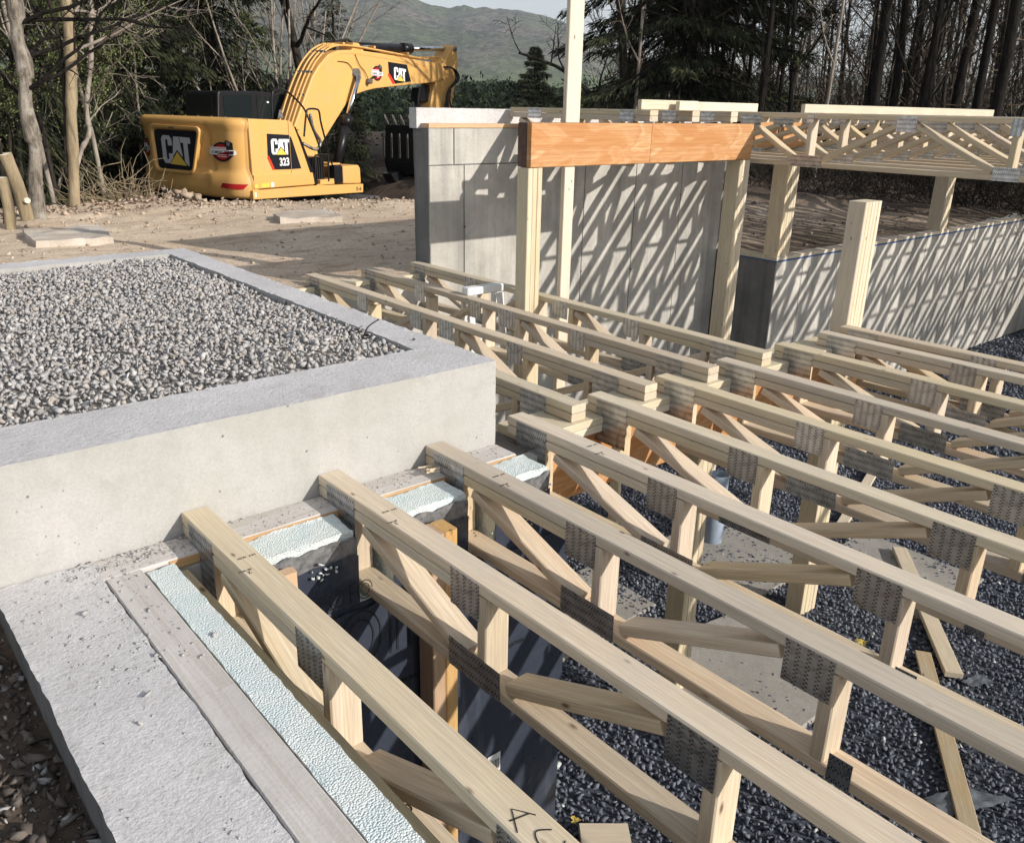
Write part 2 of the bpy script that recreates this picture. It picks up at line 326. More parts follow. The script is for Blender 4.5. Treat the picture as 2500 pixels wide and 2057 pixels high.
def boxv(x0,x1,y0,y1,z0,z1):
    return [(x0,y0,z0),(x1,y0,z0),(x1,y1,z0),(x0,y1,z0),(x0,y0,z1),(x1,y0,z1),(x1,y1,z1),(x0,y1,z1)], [[0,3,2,1],[4,5,6,7],[0,1,5,4],[1,2,6,5],[2,3,7,6],[3,0,4,7]]
def box(name, x0,x1,y0,y1,z0,z1, mat, parent=None, mat4=None, bev=0.0, kind=None):
    V,F = boxv(x0,x1,y0,y1,z0,z1); me = mesh(name, V, F, mat)
    if bev: bevel(me, bev)
    return put(name, me, parent, mat4, kind=kind)
def bevel(me, w, seg=1, ang=30):
    bm = bmesh.new(); bm.from_mesh(me)
    es = [e for e in bm.edges if len(e.link_faces)==2 and e.calc_face_angle(0) > math.radians(ang)]
    bmesh.ops.bevel(bm, geom=es, offset=w, segments=seg, profile=0.5, affect='EDGES', clamp_overlap=True); bm.to_mesh(me); bm.free()
def prism(pts, d0, d1, axis='Y'):
    """2-D polygon pts extruded; axis Y: pts are (x,z); axis X: pts are (y,z); axis Z: pts are (x,y)"""
    n = len(pts); V = []
    for d in (d0, d1):
        for a, b in pts: V.append((a,d,b) if axis=='Y' else (d,a,b) if axis=='X' else (a,b,d))
    F = [list(range(n)), list(range(2*n-1, n-1, -1))] + [[i,(i+1)%n,(i+1)%n+n,i+n] for i in range(n)]
    return V, F
def fixn(me):
    bm = bmesh.new(); bm.from_mesh(me); bmesh.ops.recalc_face_normals(bm, faces=bm.faces); bm.to_mesh(me); bm.free(); return me
def prismobj(name, pts, d0, d1, axis, mat, parent=None, mat4=None, bev=0.0, seg=1, smooth=False):
    V,F = prism(pts, d0, d1, axis); me = fixn(mesh(name, V, F, mat))
    if bev: bevel(me, bev, seg)
    return put(name, me, parent, mat4, smooth=smooth)
def tubes(segs, n=6):
    """segs array (m,8): p0,p1,r0,r1 -> V,F arrays of open prisms"""
    s = np.asarray(segs, np.float64); p0, p1, r0, r1 = s[:,0:3], s[:,3:6], s[:,6], s[:,7]
    d = p1-p0; L = np.linalg.norm(d, axis=1, keepdims=True); d = d/np.maximum(L, 1e-9)
    ref = np.where(np.abs(d[:,2:3])<0.9, np.array([[0,0,1.0]]), np.array([[1.0,0,0]]))
    a = np.cross(d, ref); a /= np.linalg.norm(a, axis=1, keepdims=True); b = np.cross(d, a)
    th = np.arange(n)*2*np.pi/n
    ring = a[:,None,:]*np.cos(th)[None,:,None] + b[:,None,:]*np.sin(th)[None,:,None]
    V = np.concatenate([p0[:,None,:]+ring*r0[:,None,None], p1[:,None,:]+ring*r1[:,None,None]], axis=1).reshape(-1,3)
    base = np.arange(len(s))[:,None,None]*2*n; i = np.arange(n); j=(i+1)%n
    F = (np.stack([i, j, j+n, i+n], axis=1)[None]+base).reshape(-1,4)
    return V, F
def pathtube(name, pts, r, mat, parent=None, mat4=None, n=8, smooth_pts=True):
    """swept tube with capped ends through points (Catmull-Rom when smooth_pts)"""
    P = [Vector(p) for p in pts]
    if smooth_pts and len(P) > 2:
        Q = []
        for i in range(len(P)-1):
            p0 = P[max(i-1,0)]; p1=P[i]; p2=P[i+1]; p3=P[min(i+2,len(P)-1)]
            for k in range(5):
                t=k/5; Q.append(0.5*((2*p1)+(p2-p0)*t+(2*p0-5*p1+4*p2-p3)*t*t+(3*p1-p0-3*p2+p3)*t**3))
        Q.append(P[-1]); P = Q
    V=[]; F=[]; up=None
    for i,p in enumerate(P):
        d = (P[min(i+1,len(P)-1)]-P[max(i-1,0)]).normalized()
        if up is None: up = d.orthogonal().normalized()
        up = (up - d*up.dot(d)).normalized(); s = d.cross(up)
        rr = r[min(i, len(r)-1)] if isinstance(r,(list,tuple)) else r
        for k in range(n):
            a=2*math.pi*k/n; V.append(p+up*math.cos(a)*rr+s*math.sin(a)*rr)
    for i in range(len(P)-1):
        for k in range(n):
            F.append([i*n+k,i*n+(k+1)%n,(i+1)*n+(k+1)%n,(i+1)*n+k])
    F += [list(range(n))[::-1], [len(V)-n+k for k in range(n)]]
    me = mesh(name, V, F, mat)
    me.polygons.foreach_set('use_smooth', [len(f)==4 for f in F])
    return put(name, me, parent, mat4)
def textmesh(s, size, mat, depth=0.0004, bold=0.0):
    cu = bpy.data.curves.new('t', 'FONT'); cu.body = s; cu.size = size; cu.extrude = depth; cu.offset = bold; cu.align_x='LEFT'; cu.resolution_u = 3
    ob = bpy.data.objects.new('t', cu); me = bpy.data.meshes.new_from_object(ob)
    bpy.data.objects.remove(ob); bpy.data.curves.remove(cu); me.materials.clear(); me.materials.append(mat); me.name='lettering'; return me
def fit(me, x0, x1, y0, y1):
    co = np.empty(len(me.vertices)*3, np.float32); me.vertices.foreach_get('co', co); co = co.reshape(-1,3)
    mn, mx = co.min(0), co.max(0)
    co[:,0] = x0+(co[:,0]-mn[0])/max(mx[0]-mn[0],1e-9)*(x1-x0); co[:,1] = y0+(co[:,1]-mn[1])/max(mx[1]-mn[1],1e-9)*(y1-y0)
    me.vertices.foreach_set('co', co.ravel()); me.update(); return me
def basis(o, x, y, z):
    M4 = Matrix.Identity(4)
    for i in range(3): M4[i][0]=x[i]; M4[i][1]=y[i]; M4[i][2]=z[i]; M4[i][3]=o[i]
    return M4
def rocks_template(k=14, npts=9, flatness=0.7):
    T = []
    for _ in range(k):
        bm = bmesh.new(); ax, ay, az_ = random.uniform(0.95,1.2), random.uniform(.75,1.0), random.uniform(.6,.9)
        for _ in range(npts):
            v = Vector((random.gauss(0,1), random.gauss(0,1), random.gauss(0,1))).normalized()*random.uniform(0.75,1.05)
            bm.verts.new((v.x*ax, v.y*ay, v.z*az_))
        r = bmesh.ops.convex_hull(bm, input=bm.verts[:])
        bmesh.ops.delete(bm, geom=[e for e in r['geom_interior'] if isinstance(e, bmesh.types.BMVert)], context='VERTS')
        bmesh.ops.triangulate(bm, faces=bm.faces[:]); bm.verts.index_update()
        T.append((np.array([v.co[:] for v in bm.verts]), np.array([[v.index for v in f.verts] for f in bm.faces]))); bm.free()
    return T
ROCKS = rocks_template(28, 7, 0.75)
def rocks(name, pts, sizes, mat, tone=None, squash=1.0, parent=None, kind='stuff'):
    n = len(pts); q = RNG.normal(size=(n,4)); q /= np.linalg.norm(q,axis=1,keepdims=True); w,x,y,z = q.T
    R = np.stack([1-2*(y*y+z*z),2*(x*y-z*w),2*(x*z+y*w),2*(x*y+z*w),1-2*(x*x+z*z),2*(y*z-x*w),2*(x*z-y*w),2*(y*z+x*w),1-2*(x*x+y*y)],axis=1).reshape(n,3,3)
    which = RNG.integers(0, len(ROCKS), n); tone = RNG.random(n) if tone is None else tone
    VV=[];FF=[];TT=[];off=0
    for k,(tv,tf) in enumerate(ROCKS):
        idx = np.where(which==k)[0]
        if not len(idx): continue
        v = np.einsum('nij,vj->nvi', R[idx], tv)*sizes[idx][:,None,None]; v[:,:,2]*=squash; v += pts[idx][:,None,:]
        VV.append(v.reshape(-1,3)); FF.append((tf[None]+(off+np.arange(len(idx))*len(tv))[:,None,None]).reshape(-1,3)); TT.append(np.repeat(tone[idx], len(tv))); off += len(idx)*len(tv)
    me = fastmesh(name, np.concatenate(VV), np.concatenate(FF), mat, np.concatenate(TT))
    o = put(name, me, parent); 
    if kind: o['kind'] = kind
    return o
def grid(x0,x1,y0,y1,step,jit=0.45):
    gx,gy = np.meshgrid(np.arange(x0,x1,step), np.arange(y0,y1,step)); p = np.stack([gx.ravel(),gy.ravel()],1); p += RNG.uniform(-jit,jit,p.shape)*step; return p
def nz(x, y, z=0.0, s=1.0): return noise.noise(Vector((x*s, y*s, z)))
# ------------------------------------------------------------------ terrain
CREST = [(-30.0, 14.5), (1.0, 12.6), (2.98, 12.6), (3.9, 12.7), (5.25, 12.9), (6.3, 12.3), (7.0, 11.9), (7.8, 10.6), (9.5, 11.2), (12.0, 13.2), (40.0, 40.0)]
def crest_y(x):
    for (xa,ya),(xb,yb) in zip(CREST, CREST[1:]):
        if xa <= x <= xb: return ya+(yb-ya)*(x-xa)/(xb-xa)
    return 40.0 if x > 0 else 14.5
def sst(a,b,x):
    t=max(0.0,min(1.0,(x-a)/(b-a))); return t*t*(3-2*t)
FLOOR = -3.4
def ter(x, y):
    z = -1.35
    z += (-1.47+1.35)*(1-sst(2.0,6.5,y))*(1-sst(0.3,1.5,x))
    z += 0.05*nz(x,y,0,0.45)+0.022*nz(x,y,3,1.7)+0.012*nz(x,y,7,5.0)
    # churned earth before the machine
    rough = sst(9.2,11.0,y)*(1-sst(14,15,y))
    z += rough*(0.035*nz(x,y,5,3.0)+0.03*nz(x,y,9,8.0)+0.0) - 0.11*sst(10.5,12.5,y)*sst(4.0,5.2,x)*(1-sst(8,9,x))
    d = y-crest_y(x)
    if x < 14: z -= sst(0.0,1.5,d)*1.25*(1-sst(9.5,13.0,x))
    if x > 8.0 and y>4.9: # lumpy dark field beyond the right wall
        z += -0.15*(1-sst(5,9,y))+sst(8,10,x)*0.02*nz(x,y,2,1.1)+0.12*sst(13.6,15.0,math.hypot(x,y))*(0.6+nz(x,y,1,1.3))
    r = math.hypot(x,y)
    if r > 45: z -= (r-45)*0.06 if r < 500 else 27.3
    return z
def build_ground():
    # the excavated interior stays open: cells inside it are left out
    def axis(lo, hi, fine_lo, fine_hi, fs):
        a=[lo]; 
        while a[-1] < hi:
            v=a[-1]; d = max(0, fine_lo-v, v-fine_hi); a.append(v+max(fs, d*0.16) if not (v<fine_lo and v+max(fs,d*0.16)>fine_lo) else fine_lo)
        return a
    xs = axis(-3500,3500,-1.2,15.0,0.10); ys = axis(-3500,3500,-0.5,15.5,0.10)
    nx, ny = len(xs), len(ys)
    V = [(x,y,ter(x,y)) for y in ys for x in xs]
    def inside(x,y): return (0.30 < x < 16.6 and -7.6 < y < 5.25) or (0.30 < x < 8.25 and 5.2 <= y < 6.0)
    F=[]
    for j in range(ny-1):
        for i in range(nx-1):
            cx=(xs[i]+xs[i+1])/2; cy=(ys[j]+ys[j+1])/2
            if inside(cx,cy): continue
            F.append([j*nx+i,j*nx+i+1,(j+1)*nx+i+1,(j+1)*nx+i])
    me = mesh('ground', V, F, M['ground'], True)
    dark_soil=[]
    for x,y,z in V:
        d = max(sst(8.2,9.6,x)*0.75*(0.75+nz(x,y,4,0.6)*0.9), (1-sst(3.0,4.0,y))*(1-sst(0.3,0.8,x)), sst(0.9,1.8,y-crest_y(x)), sst(13.5,15,math.hypot(x,y)))
        if x>8.2 and 5<y<9.0: d = max(d, 0.55+0.5*nz(x,y,6,0.8))
        dark_soil.append(max(0,min(1,d)))
    a = me.attributes.new('dark_soil','FLOAT','POINT'); a.data.foreach_set('value', dark_soil)
    put('ground', me, kind='structure')
build_ground()
box('basement_floor', 0.25, 16.6, -7.6, 5.9, FLOOR-0.3, FLOOR-0.012, M['floor_bed'], kind='structure')
# ------------------------------------------------------------------ mountain and far woods
AZEL = [(14,0.020),(20.7,0.0309),(38.6,0.0359),(43.7,0.059),(46.5,0.0764),(48.8,0.0857),(51.0,0.0925),(52.9,0.0949),(53.9,0.0921),(55.4,0.0957),(56.6,0.102),(60,0.108),(68,0.116),(80.2,0.101),(95,0.10),(110,0.09),(150,0.05)]
def ridge(az):
    for (a,e),(b,f) in zip(AZEL,AZEL[1:]):
        if a<=az<=b: t=(az-a)/(b-a); return e+(f-e)*t
    return 0.02
def build_hill():
    R = np.concatenate([np.linspace(420,1200,22), np.linspace(1240,2500,56), np.array([2560,2650,2800])]); A = np.arange(14,150.01,0.22)
    V=[]
    for r in R:
        for az in A:
            a = math.radians(az); x,y = r*math.cos(a), r*math.sin(a)
            t = (r-420)/(2500-420); e = ridge(az)
            if r <= 2500: z = e*2500*(0.10*t+0.90*sst(0.15,1.02,t)**1.25) + 0.02*r*max(0, 1-abs(r-760)/330)
            else: z = e*2500 - (r-2500)*0.5
            z += 26*nz(x,y,0,0.0035)*t*(1 if r<2350 else 0.25) + 5*nz(x,y,3,0.03) + 3.0*nz(x,y,8,0.11)
            V.append((x,y,z-27*(1-t)))
    na=len(A); F=[[j*na+i,j*na+i+1,(j+1)*na+i+1,(j+1)*na+i] for j in range(len(R)-1) for i in range(na-1)]
    put('mountain', mesh('mountain', V, F, M['hill'], True), kind='structure')
build_hill()
# ------------------------------------------------------------------ concrete walls
def slab_noise(me, amp, sc, zmin=None, edges_only=False):
    for v in me.vertices:
        if zmin is not None and v.co.z < zmin: continue
        n1 = noise.noise_vector(v.co*sc); v.co += n1*amp
def subdivided_box(name, x0,x1,y0,y1,z0,z1, mat, step, amp, parent=None, topmat=None, zpin=None):
    nx=max(1,int((x1-x0)/step)); ny=max(1,int((y1-y0)/step)); nzz=max(1,int((z1-z0)/step))
    bm=bmesh.new(); cache={}
    def vt(i,j,k):
        key=(i,j,k)
        if key not in cache: cache[key]=bm.verts.new((x0+(x1-x0)*i/nx, y0+(y1-y0)*j/ny, z0+(z1-z0)*k/nzz))
        return cache[key]
    for i in range(nx):
        for j in range(ny):
            bm.faces.new([vt(i,j,nzz),vt(i+1,j,nzz),vt(i+1,j+1,nzz),vt(i,j+1,nzz)])
    for i in range(nx):
        for k in range(nzz):
            bm.faces.new([vt(i,0,k),vt(i+1,0,k),vt(i+1,0,k+1),vt(i,0,k+1)]); bm.faces.new([vt(i,ny,k+1),vt(i+1,ny,k+1),vt(i+1,ny,k),vt(i,ny,k)])
    for j in range(ny):
        for k in range(nzz):
            bm.faces.new([vt(0,j,k+1),vt(0,j+1,k+1),vt(0,j+1,k),vt(0,j,k)]); bm.faces.new([vt(nx,j,k),vt(nx,j+1,k),vt(nx,j+1,k+1),vt(nx,j,k+1)])
    for v in bm.verts:
        c=v.co; out=0
        on = sum((abs(c.x-x0)<1e-5 or abs(c.x-x1)<1e-5, abs(c.y-y0)<1e-5 or abs(c.y-y1)<1e-5, abs(c.z-z1)<1e-5))
        nv = noise.noise_vector(c*9)*amp*0.5+noise.noise_vector(c*31)*amp*0.5
        v.co += nv*(2.0 if on>=2 else 1.0) if not (on==1 and abs(c.z-z1)<1e-5) else Vector((nv.x,nv.y,nv.z*0.35))
        if on>=2:  # worn arris
            k = (0.35+0.65*abs(noise.noise(c*23)))*amp*1.6
            if abs(c.z-z1)<1e-5 or True:
                v.co.z -= k if abs(c.z-z1)<1e-5 else 0
    me=bpy.data.meshes.new(name); bm.to_mesh(me); bm.free(); me.materials.append(mat)
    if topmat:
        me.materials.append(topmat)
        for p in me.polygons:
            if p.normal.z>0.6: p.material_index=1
    return put(name, me, parent)
# raised concrete box holding the pale stone
curb = thing('concrete_curb', 'raised pale concrete box wall with smooth front filled with crushed stone', 'concrete wall', (1.0, 2.59, -1.35))
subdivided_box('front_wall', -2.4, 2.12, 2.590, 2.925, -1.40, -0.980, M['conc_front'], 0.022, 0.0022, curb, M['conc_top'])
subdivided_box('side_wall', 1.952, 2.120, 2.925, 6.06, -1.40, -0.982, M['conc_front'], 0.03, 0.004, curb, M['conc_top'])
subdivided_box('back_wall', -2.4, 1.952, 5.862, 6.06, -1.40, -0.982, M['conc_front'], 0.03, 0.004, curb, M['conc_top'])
# gravel fill
gp = grid(-1.6, 1.948, 2.93, 5.86, 0.0205)
gz = np.array([-1.008-0.025*sst(0,0.35,min(1.955-x, y-2.92, 5.87-y))*-1+0.018*nz(x,y,0,2.2) for x,y in gp])
rocks('crushed_stone_fill', np.column_stack([gp, gz+RNG.uniform(-0.010,0.010,len(gp))]), RNG.uniform(0.2,1,len(gp))**1.6*0.018+0.0065, M['stone_pale'])
box('stone_fill_bed', -2.4, 1.952, 2.925, 5.862, -1.38, -1.018, M['conc_slab'], kind='structure')
# foundation below
fnd = thing('foundation_wall', 'long concrete foundation ledge with gritty pale top beside the foam strip', 'concrete wall', (0.38, 1.0, -3.4))
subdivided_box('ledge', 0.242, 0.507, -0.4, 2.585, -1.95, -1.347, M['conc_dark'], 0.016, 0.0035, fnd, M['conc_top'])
box('ledge_near', 0.245, 0.505, -2.6, -0.402, -1.95, -1.349, M['conc_top'], fnd)
box('wall_core', 0.262, 0.616, -2.6, 2.585, -3.42, -1.389, M['conc_panel'], fnd)
box('front_foundation', 0.616, 2.275, 2.452, 2.59, -3.42, -1.389, M['conc_panel'], fnd)
box('side_foundation', 2.125, 2.275, 2.592, 6.05, -3.42, -1.43, M['conc_panel'], fnd)
box('back_foundation', 2.277, 4.12, 5.952, 6.17, -3.42, -1.389, M['conc_panel'], fnd)
# sill boards (dusted)
sills = thing('sill_plate', 'cement-dusted sill boards lying between the concrete ledge and the white foam', 'sill plate', (0.56, 1.0, -1.389))
for k,(a,b) in enumerate(((2.449,1.7548),(1.754,-0.6),(-0.601,-2.6))):
    lumber('sill_board', (0.565, a, -1.367), (0.565, b, -1.3675), (1,0,0), 0.106, 0.038, M['dusty'], sills)
sf = thing('sill_plate', 'dusty sill board with orange cut edge under the front truss ends', 'sill plate', (1.4, 2.5, -1.389))
lumber('sill_board', (0.25, 2.519, -1.3675), (2.12, 2.519, -1.3675), (0,1,0), 0.134, 0.037, M['dusty'], sf)
lumber('sill_edge', (0.70, 2.4495, -1.3685), (2.12, 2.4495, -1.3685), (0,1,0), 0.004, 0.032, M['sillwood'], sf)
sd = lumber('dark_sill_board', (2.215, 2.51, -1.405), (2.215, 5.9, -1.405), (1,0,0), 0.14, 0.038, M['oldwood']); tag(sd, 'dark weathered board lying along the right side of the concrete box', 'board')
sb = lumber('sill_plate', (2.28, 6.03, -1.3685), (4.10, 6.03, -1.3685), (0,1,0), 0.15, 0.038, M['lumber_new']); tag(sb, 'pale sill plate under the far ends of the back trusses', 'sill plate')
# foam strips and foil
def foamstrip(name, x0,x1,y0,y1,z0,z1, label, ragged=0.006):
    t = thing(name, label, 'foam board', ((x0+x1)/2,(y0+y1)/2,z0))
    o = subdivided_box('foam_core', x0,x1,y0,y1,z0,z1, M['foam'], 0.011, ragged, t); return t
f1 = foamstrip('foam_board', 0.622, 0.708, -2.4, 2.425, -1.43, -1.350, 'long strip of white bead foam running between sill boards and first truss', 0.0032)
f2 = thing('foam_board', 'white bead foam insulation topping the foil board behind the front truss ends', 'foam board', (1.5,2.36,FLOOR))
SEG = ((0.905,1.262),(1.412,1.735),(1.878,2.150))
for a,b in SEG: subdivided_box('foam_core', a,b,2.292,2.440,-1.62,-1.357, M['foam'], 0.011, 0.006, f2)
box('foil_facing', 0.715, 2.262, 2.272, 2.284, FLOOR, -1.64, M['foil'], f2)
def wavy_sheet(name, x0,x1,z0,z1,y,mat,parent,amp=0.01,step=0.02):
    nx=int((x1-x0)/step); nzz=int((z1-z0)/step); V=[];F=[]
    for k in range(nzz+1):
        for i in range(nx+1):
            x=x0+(x1-x0)*i/nx; z=z0+(z1-z0)*k/nzz; e=(1 if k==nzz else 0)
            V.append((x, y-abs(nz(x,z,0,14))*amp*1.5-0.004*(k/nzz), z+e*nz(x,z,4,22)*0.016))
    for k in range(nzz):
        for i in range(nx): F.append([k*(nx+1)+i,k*(nx+1)+i+1,(k+1)*(nx+1)+i+1,(k+1)*(nx+1)+i])
    return put(name, mesh(name,V,F,mat), parent)
for a,b in SEG:
    wavy_sheet('torn_foil_flap', a-0.004, b+0.004, -1.455, -1.375, 2.284, M['foil_silver'], f2, 0.006)
    wavy_sheet('foil_face', a-0.004, b+0.004, -1.66, -1.445, 2.279, M['foil'], f2, 0.003)
wavy_sheet('foil_face', 0.716, 2.26, FLOOR+0.02, -1.65, 2.266, M['foil'], f2, 0.002, 0.03)
box('foam_layer', 0.72, 2.260, 2.287, 2.449, FLOOR, -1.635, M['foam'], f2)
box('foam_back', 0.71, 0.80, -2.4, 2.26, FLOOR, -1.62, M['foil'], f1)
# lettering on the foil
def foiltext(s, x0,x1,z0,z1, bold=0.0, mat=None):
    me = fit(textmesh(s, 0.1, mat or M['ink'], 0.0006, bold), x0,x1,z0,z1)
    put('lettering', me, f2, basis((0, 2.256, 0), (1,0,0), (0,0,1), (0,-1,0)))
def ring(cx, cz, rx, rz, w, y=2.2555):
    V=[];F=[];n=48
    for i in range(n):
        a=2*math.pi*i/n; ca,sa=math.cos(a),math.sin(a)
        V += [(cx+rx*ca,y,cz+rz*sa),(cx+(rx-w)*ca,y,cz+(rz-w)*sa)]
    for i in range(n): F.append([2*i,2*i+1,(2*i+3)%(2*n),(2*i+2)%(2*n)])
    put('outline_letter', mesh('outline_letter',V,F,M['ink']), f2)
for cx in (1.165, 1.275): ring(cx,-1.575,0.030,0.037,0.0035); ring(cx,-1.575,0.018,0.024,0.0025)
ring(1.25,-1.77,0.085,0.115,0.004); ring(1.25,-1.77,0.055,0.08,0.004)
for a,b,c,d in ((1.10,1.104,-1.61,-1.54),(1.10,1.13,-1.614,-1.61),(1.215,1.219,-1.61,-1.54),(1.215,1.24,-1.54,-1.536),(1.215,1.235,-1.575,-1.571),(1.37,1.374,-1.88,-1.66),(1.40,1.404,-1.88,-1.66),(1.37,1.404,-1.66,-1.656),(1.45,1.454,-1.88,-1.66),(1.45,1.50,-1.664,-1.66)):
    box('outline_letter', a,b,2.2550,2.2556,c,d, M['ink'], f2)
foiltext('BARRIER INSULATION', 1.355, 1.575, -2.035, -2.015)
foiltext('BARRIER INSULATION', 1.80, 2.02, -2.11, -2.092)
box('sticker', 1.83,1.90, 2.2545,2.2556,-2.72,-2.62, M['white'], f2)
for k in range(7): box('barcode_line', 1.836+k*0.0085, 1.840+k*0.0085, 2.2535,2.2544,-2.70,-2.65, M['ink'], f2)
# wooden rail just inside the left foam
rl = lumber('ledger_board', (0.727, 2.40, -1.44), (0.727, -2.4, -1.44), (0,0,1), 0.14, 0.030, M['plankwood']); tag(rl, 'weathered ledger board on edge beside the long foam strip', 'board')
# chipped debris on the ledge and sill
def crumbs(name, label_kind, n, area, s0, s1, mat, z, parent=None):
    x0,x1,y0,y1 = area; p = np.column_stack([RNG.uniform(x0,x1,n), RNG.uniform(y0,y1,n), np.full(n, z)]); s = RNG.uniform(0,1,n)**3*(s1-s0)+s0; p[:,2]+=s*0.3
    return rocks(name, p, s, mat, RNG.uniform(0.25,0.7,n), 0.6)
crumbs('concrete_crumbs', '', 420, (0.27,0.60,1.9,2.55), 0.0012, 0.010, M['stone_pale'], -1.348)
crumbs('concrete_crumbs', '', 260, (0.27,0.50,0.9,2.2), 0.001, 0.007, M['stone_pale'], -1.348)
crumbs('concrete_crumbs', '', 900, (0.40,2.10,2.46,2.585), 0.001, 0.007, M['stone_pale'], -1.349)
crumbs('concrete_crumbs', '', 320, (0.40,0.80,2.50,2.585), 0.002, 0.011, M['stone_pale'], -1.349)
crumbs('concrete_crumbs', '', 60, (0.5,2.1,2.6,2.91), 0.001, 0.006, M['stone_pale'], -0.982)
def chunk(x,y,z,s,label,mat='stone_pale'):
    o = rocks('concrete_chunk', np.array([[0,0,0.0]]), np.array([s]), M[mat], np.array([0.42]), 0.6, kind=None)
    o.matrix_basis = Matrix.Translation((x,y,z)); tag(o, label, 'rubble')
chunk(0.43,1.83,-1.340,0.017,'concrete chip on the ledge, the larger of two lying near its middle')
chunk(0.385,1.745,-1.341,0.015,'small concrete chip on the ledge, nearest the camera')
chunk(0.50,1.98,-1.342,0.012,'concrete chip stuck in the gap beside the sill board')
chunk(0.41,2.29,-1.341,0.016,'flat concrete chip on the ledge near the box wall')
chunk(2.03,3.05,-0.975,0.017,'single dark stone on the right corner of the concrete box','dark_clod')
chunk(0.655,1.98,-1.345,0.016,'flat grey chip lying on the long white foam strip')
pathtube('twig', [(1.86,3.22,-1.0),(1.93,3.28,-0.955),(2.02,3.33,-0.94)], 0.003, M['bark_dark']); tag(bpy.data.objects['twig'], 'dark twig poking over the inner edge of the concrete box', 'twig')
# ------------------------------------------------------------------ tall wall at the back
WY = 5.95
bw = thing('concrete_wall', 'tall cast concrete wall with notched top behind the posts, striped with truss shadows', 'concrete wall', (6, WY, FLOOR))
def cutbox(name,*a,mat=None,parent=None): return box(name,*a,mat,parent)
subdivided_box('wall_body', 4.135, 8.16, WY+0.006, WY+0.22, FLOOR-0.02, -0.185, M['conc_dark'], 0.06, 0.004, bw)
subdivided_box('raised_back', 4.10, 8.16, WY+0.115, WY+0.222, -0.187, -0.030, M['conc_top'], 0.03, 0.002, bw)
def panels(parent, xs, y, z0, z1, gap=0.009, mat=None, depth=0.012):
    for a,b in zip(xs,xs[1:]):
        box('cast_panel', a+gap/2, b-gap/2, y-0.006+RNG.uniform(-.0015,.0015), y+depth, z0, z1, mat or M['conc_panel'], parent, bev=0.003)
panels(bw, [4.13,4.49,5.21,5.93,6.65,7.37,8.10], WY, FLOOR, -0.478)
panels(bw, [4.13,4.385,5.105,5.825,6.545,7.265,8.10], WY, -0.470, -0.187)
for x in (4.49,5.93,6.65,7.37):
    for z in (-0.95,-1.5,-2.2):
        zz = z+RNG.uniform(-.1,.1); xx=x+RNG.uniform(-.01,.01)
        o = rocks('tie_hole_patch', np.array([[xx,WY-0.004,zz]]), np.array([0.016]), M['dark_clod'], np.array([0.3]), 1.0, bw, None)
lumber('wall_sill', (4.14, WY+0.057, -0.166), (6.3, WY+0.057, -0.166), (0,1,0), 0.112, 0.036, M['sillwood'], bw)
# right wall, lower, and its dark return
RY = 5.15
rw = thing('concrete_wall', 'long low concrete wall at right with blue gasket line and slanting truss shadows', 'concrete wall', (12, RY, FLOOR))
subdivided_box('wall_body', 8.106, 16.6, RY+0.006, RY+0.22, FLOOR-0.02, -1.515, M['conc_dark'], 0.09, 0.004, rw)
panels(rw, [8.10,8.62,9.36,10.10,10.84,11.58,12.32,13.06,13.80,14.54,15.3,16.05,16.6], RY, FLOOR, -1.517)
box('return_wall', 8.10, 8.30, RY+0.03, WY-0.012, FLOOR-0.02, -1.517, M['conc_dark'], rw, bev=0.006)  # shade of the return is put into its darker concrete colour
box('blue_gasket', 8.085, 16.6, RY-0.014, RY+0.20, -1.524, -1.512, M['blue'], rw)
box('blue_gasket', 8.085, 8.2, RY+0.20, WY-0.02, -1.5242, -1.5122, M['blue'], rw)
for x in np.arange(8.3,16,0.62):
    rocks('tie_hole_patch', np.array([[x+RNG.uniform(-.1,.1),RY-0.004,-2.2+RNG.uniform(-.4,.3)]]), np.array([0.014]), M['dark_clod'], np.array([0.3]), 1.0, rw, None)
rs = thing('sill_plate', 'pale sill plate on top of the low right wall', 'sill plate', (12,RY+0.07,-1.51))
for a,b in ((8.09,11.7),(11.704,14.9),(14.904,16.6)):
    lumber('sill_board', (a,RY+0.066,-1.492),(b,RY+0.066,-1.492),(0,1,0),0.14,0.038,M['lumber_new'],rs)
lumber('sill_board', (8.16,RY+0.142,-1.492),(8.16,WY-0.03,-1.492),(1,0,0),0.14,0.038,M['lumber_new'],rs)
# floor stones (blue grey)
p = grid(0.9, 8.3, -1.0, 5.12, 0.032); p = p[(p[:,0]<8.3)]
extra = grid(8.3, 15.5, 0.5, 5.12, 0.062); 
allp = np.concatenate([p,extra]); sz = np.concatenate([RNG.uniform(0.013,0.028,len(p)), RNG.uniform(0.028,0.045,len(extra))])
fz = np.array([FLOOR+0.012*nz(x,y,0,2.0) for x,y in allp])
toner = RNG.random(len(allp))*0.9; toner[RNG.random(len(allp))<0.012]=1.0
rocks('blue_stone_floor', np.column_stack([allp, fz+RNG.uniform(-0.008,0.008,len(allp))]), sz, M['stone_blue'], toner)
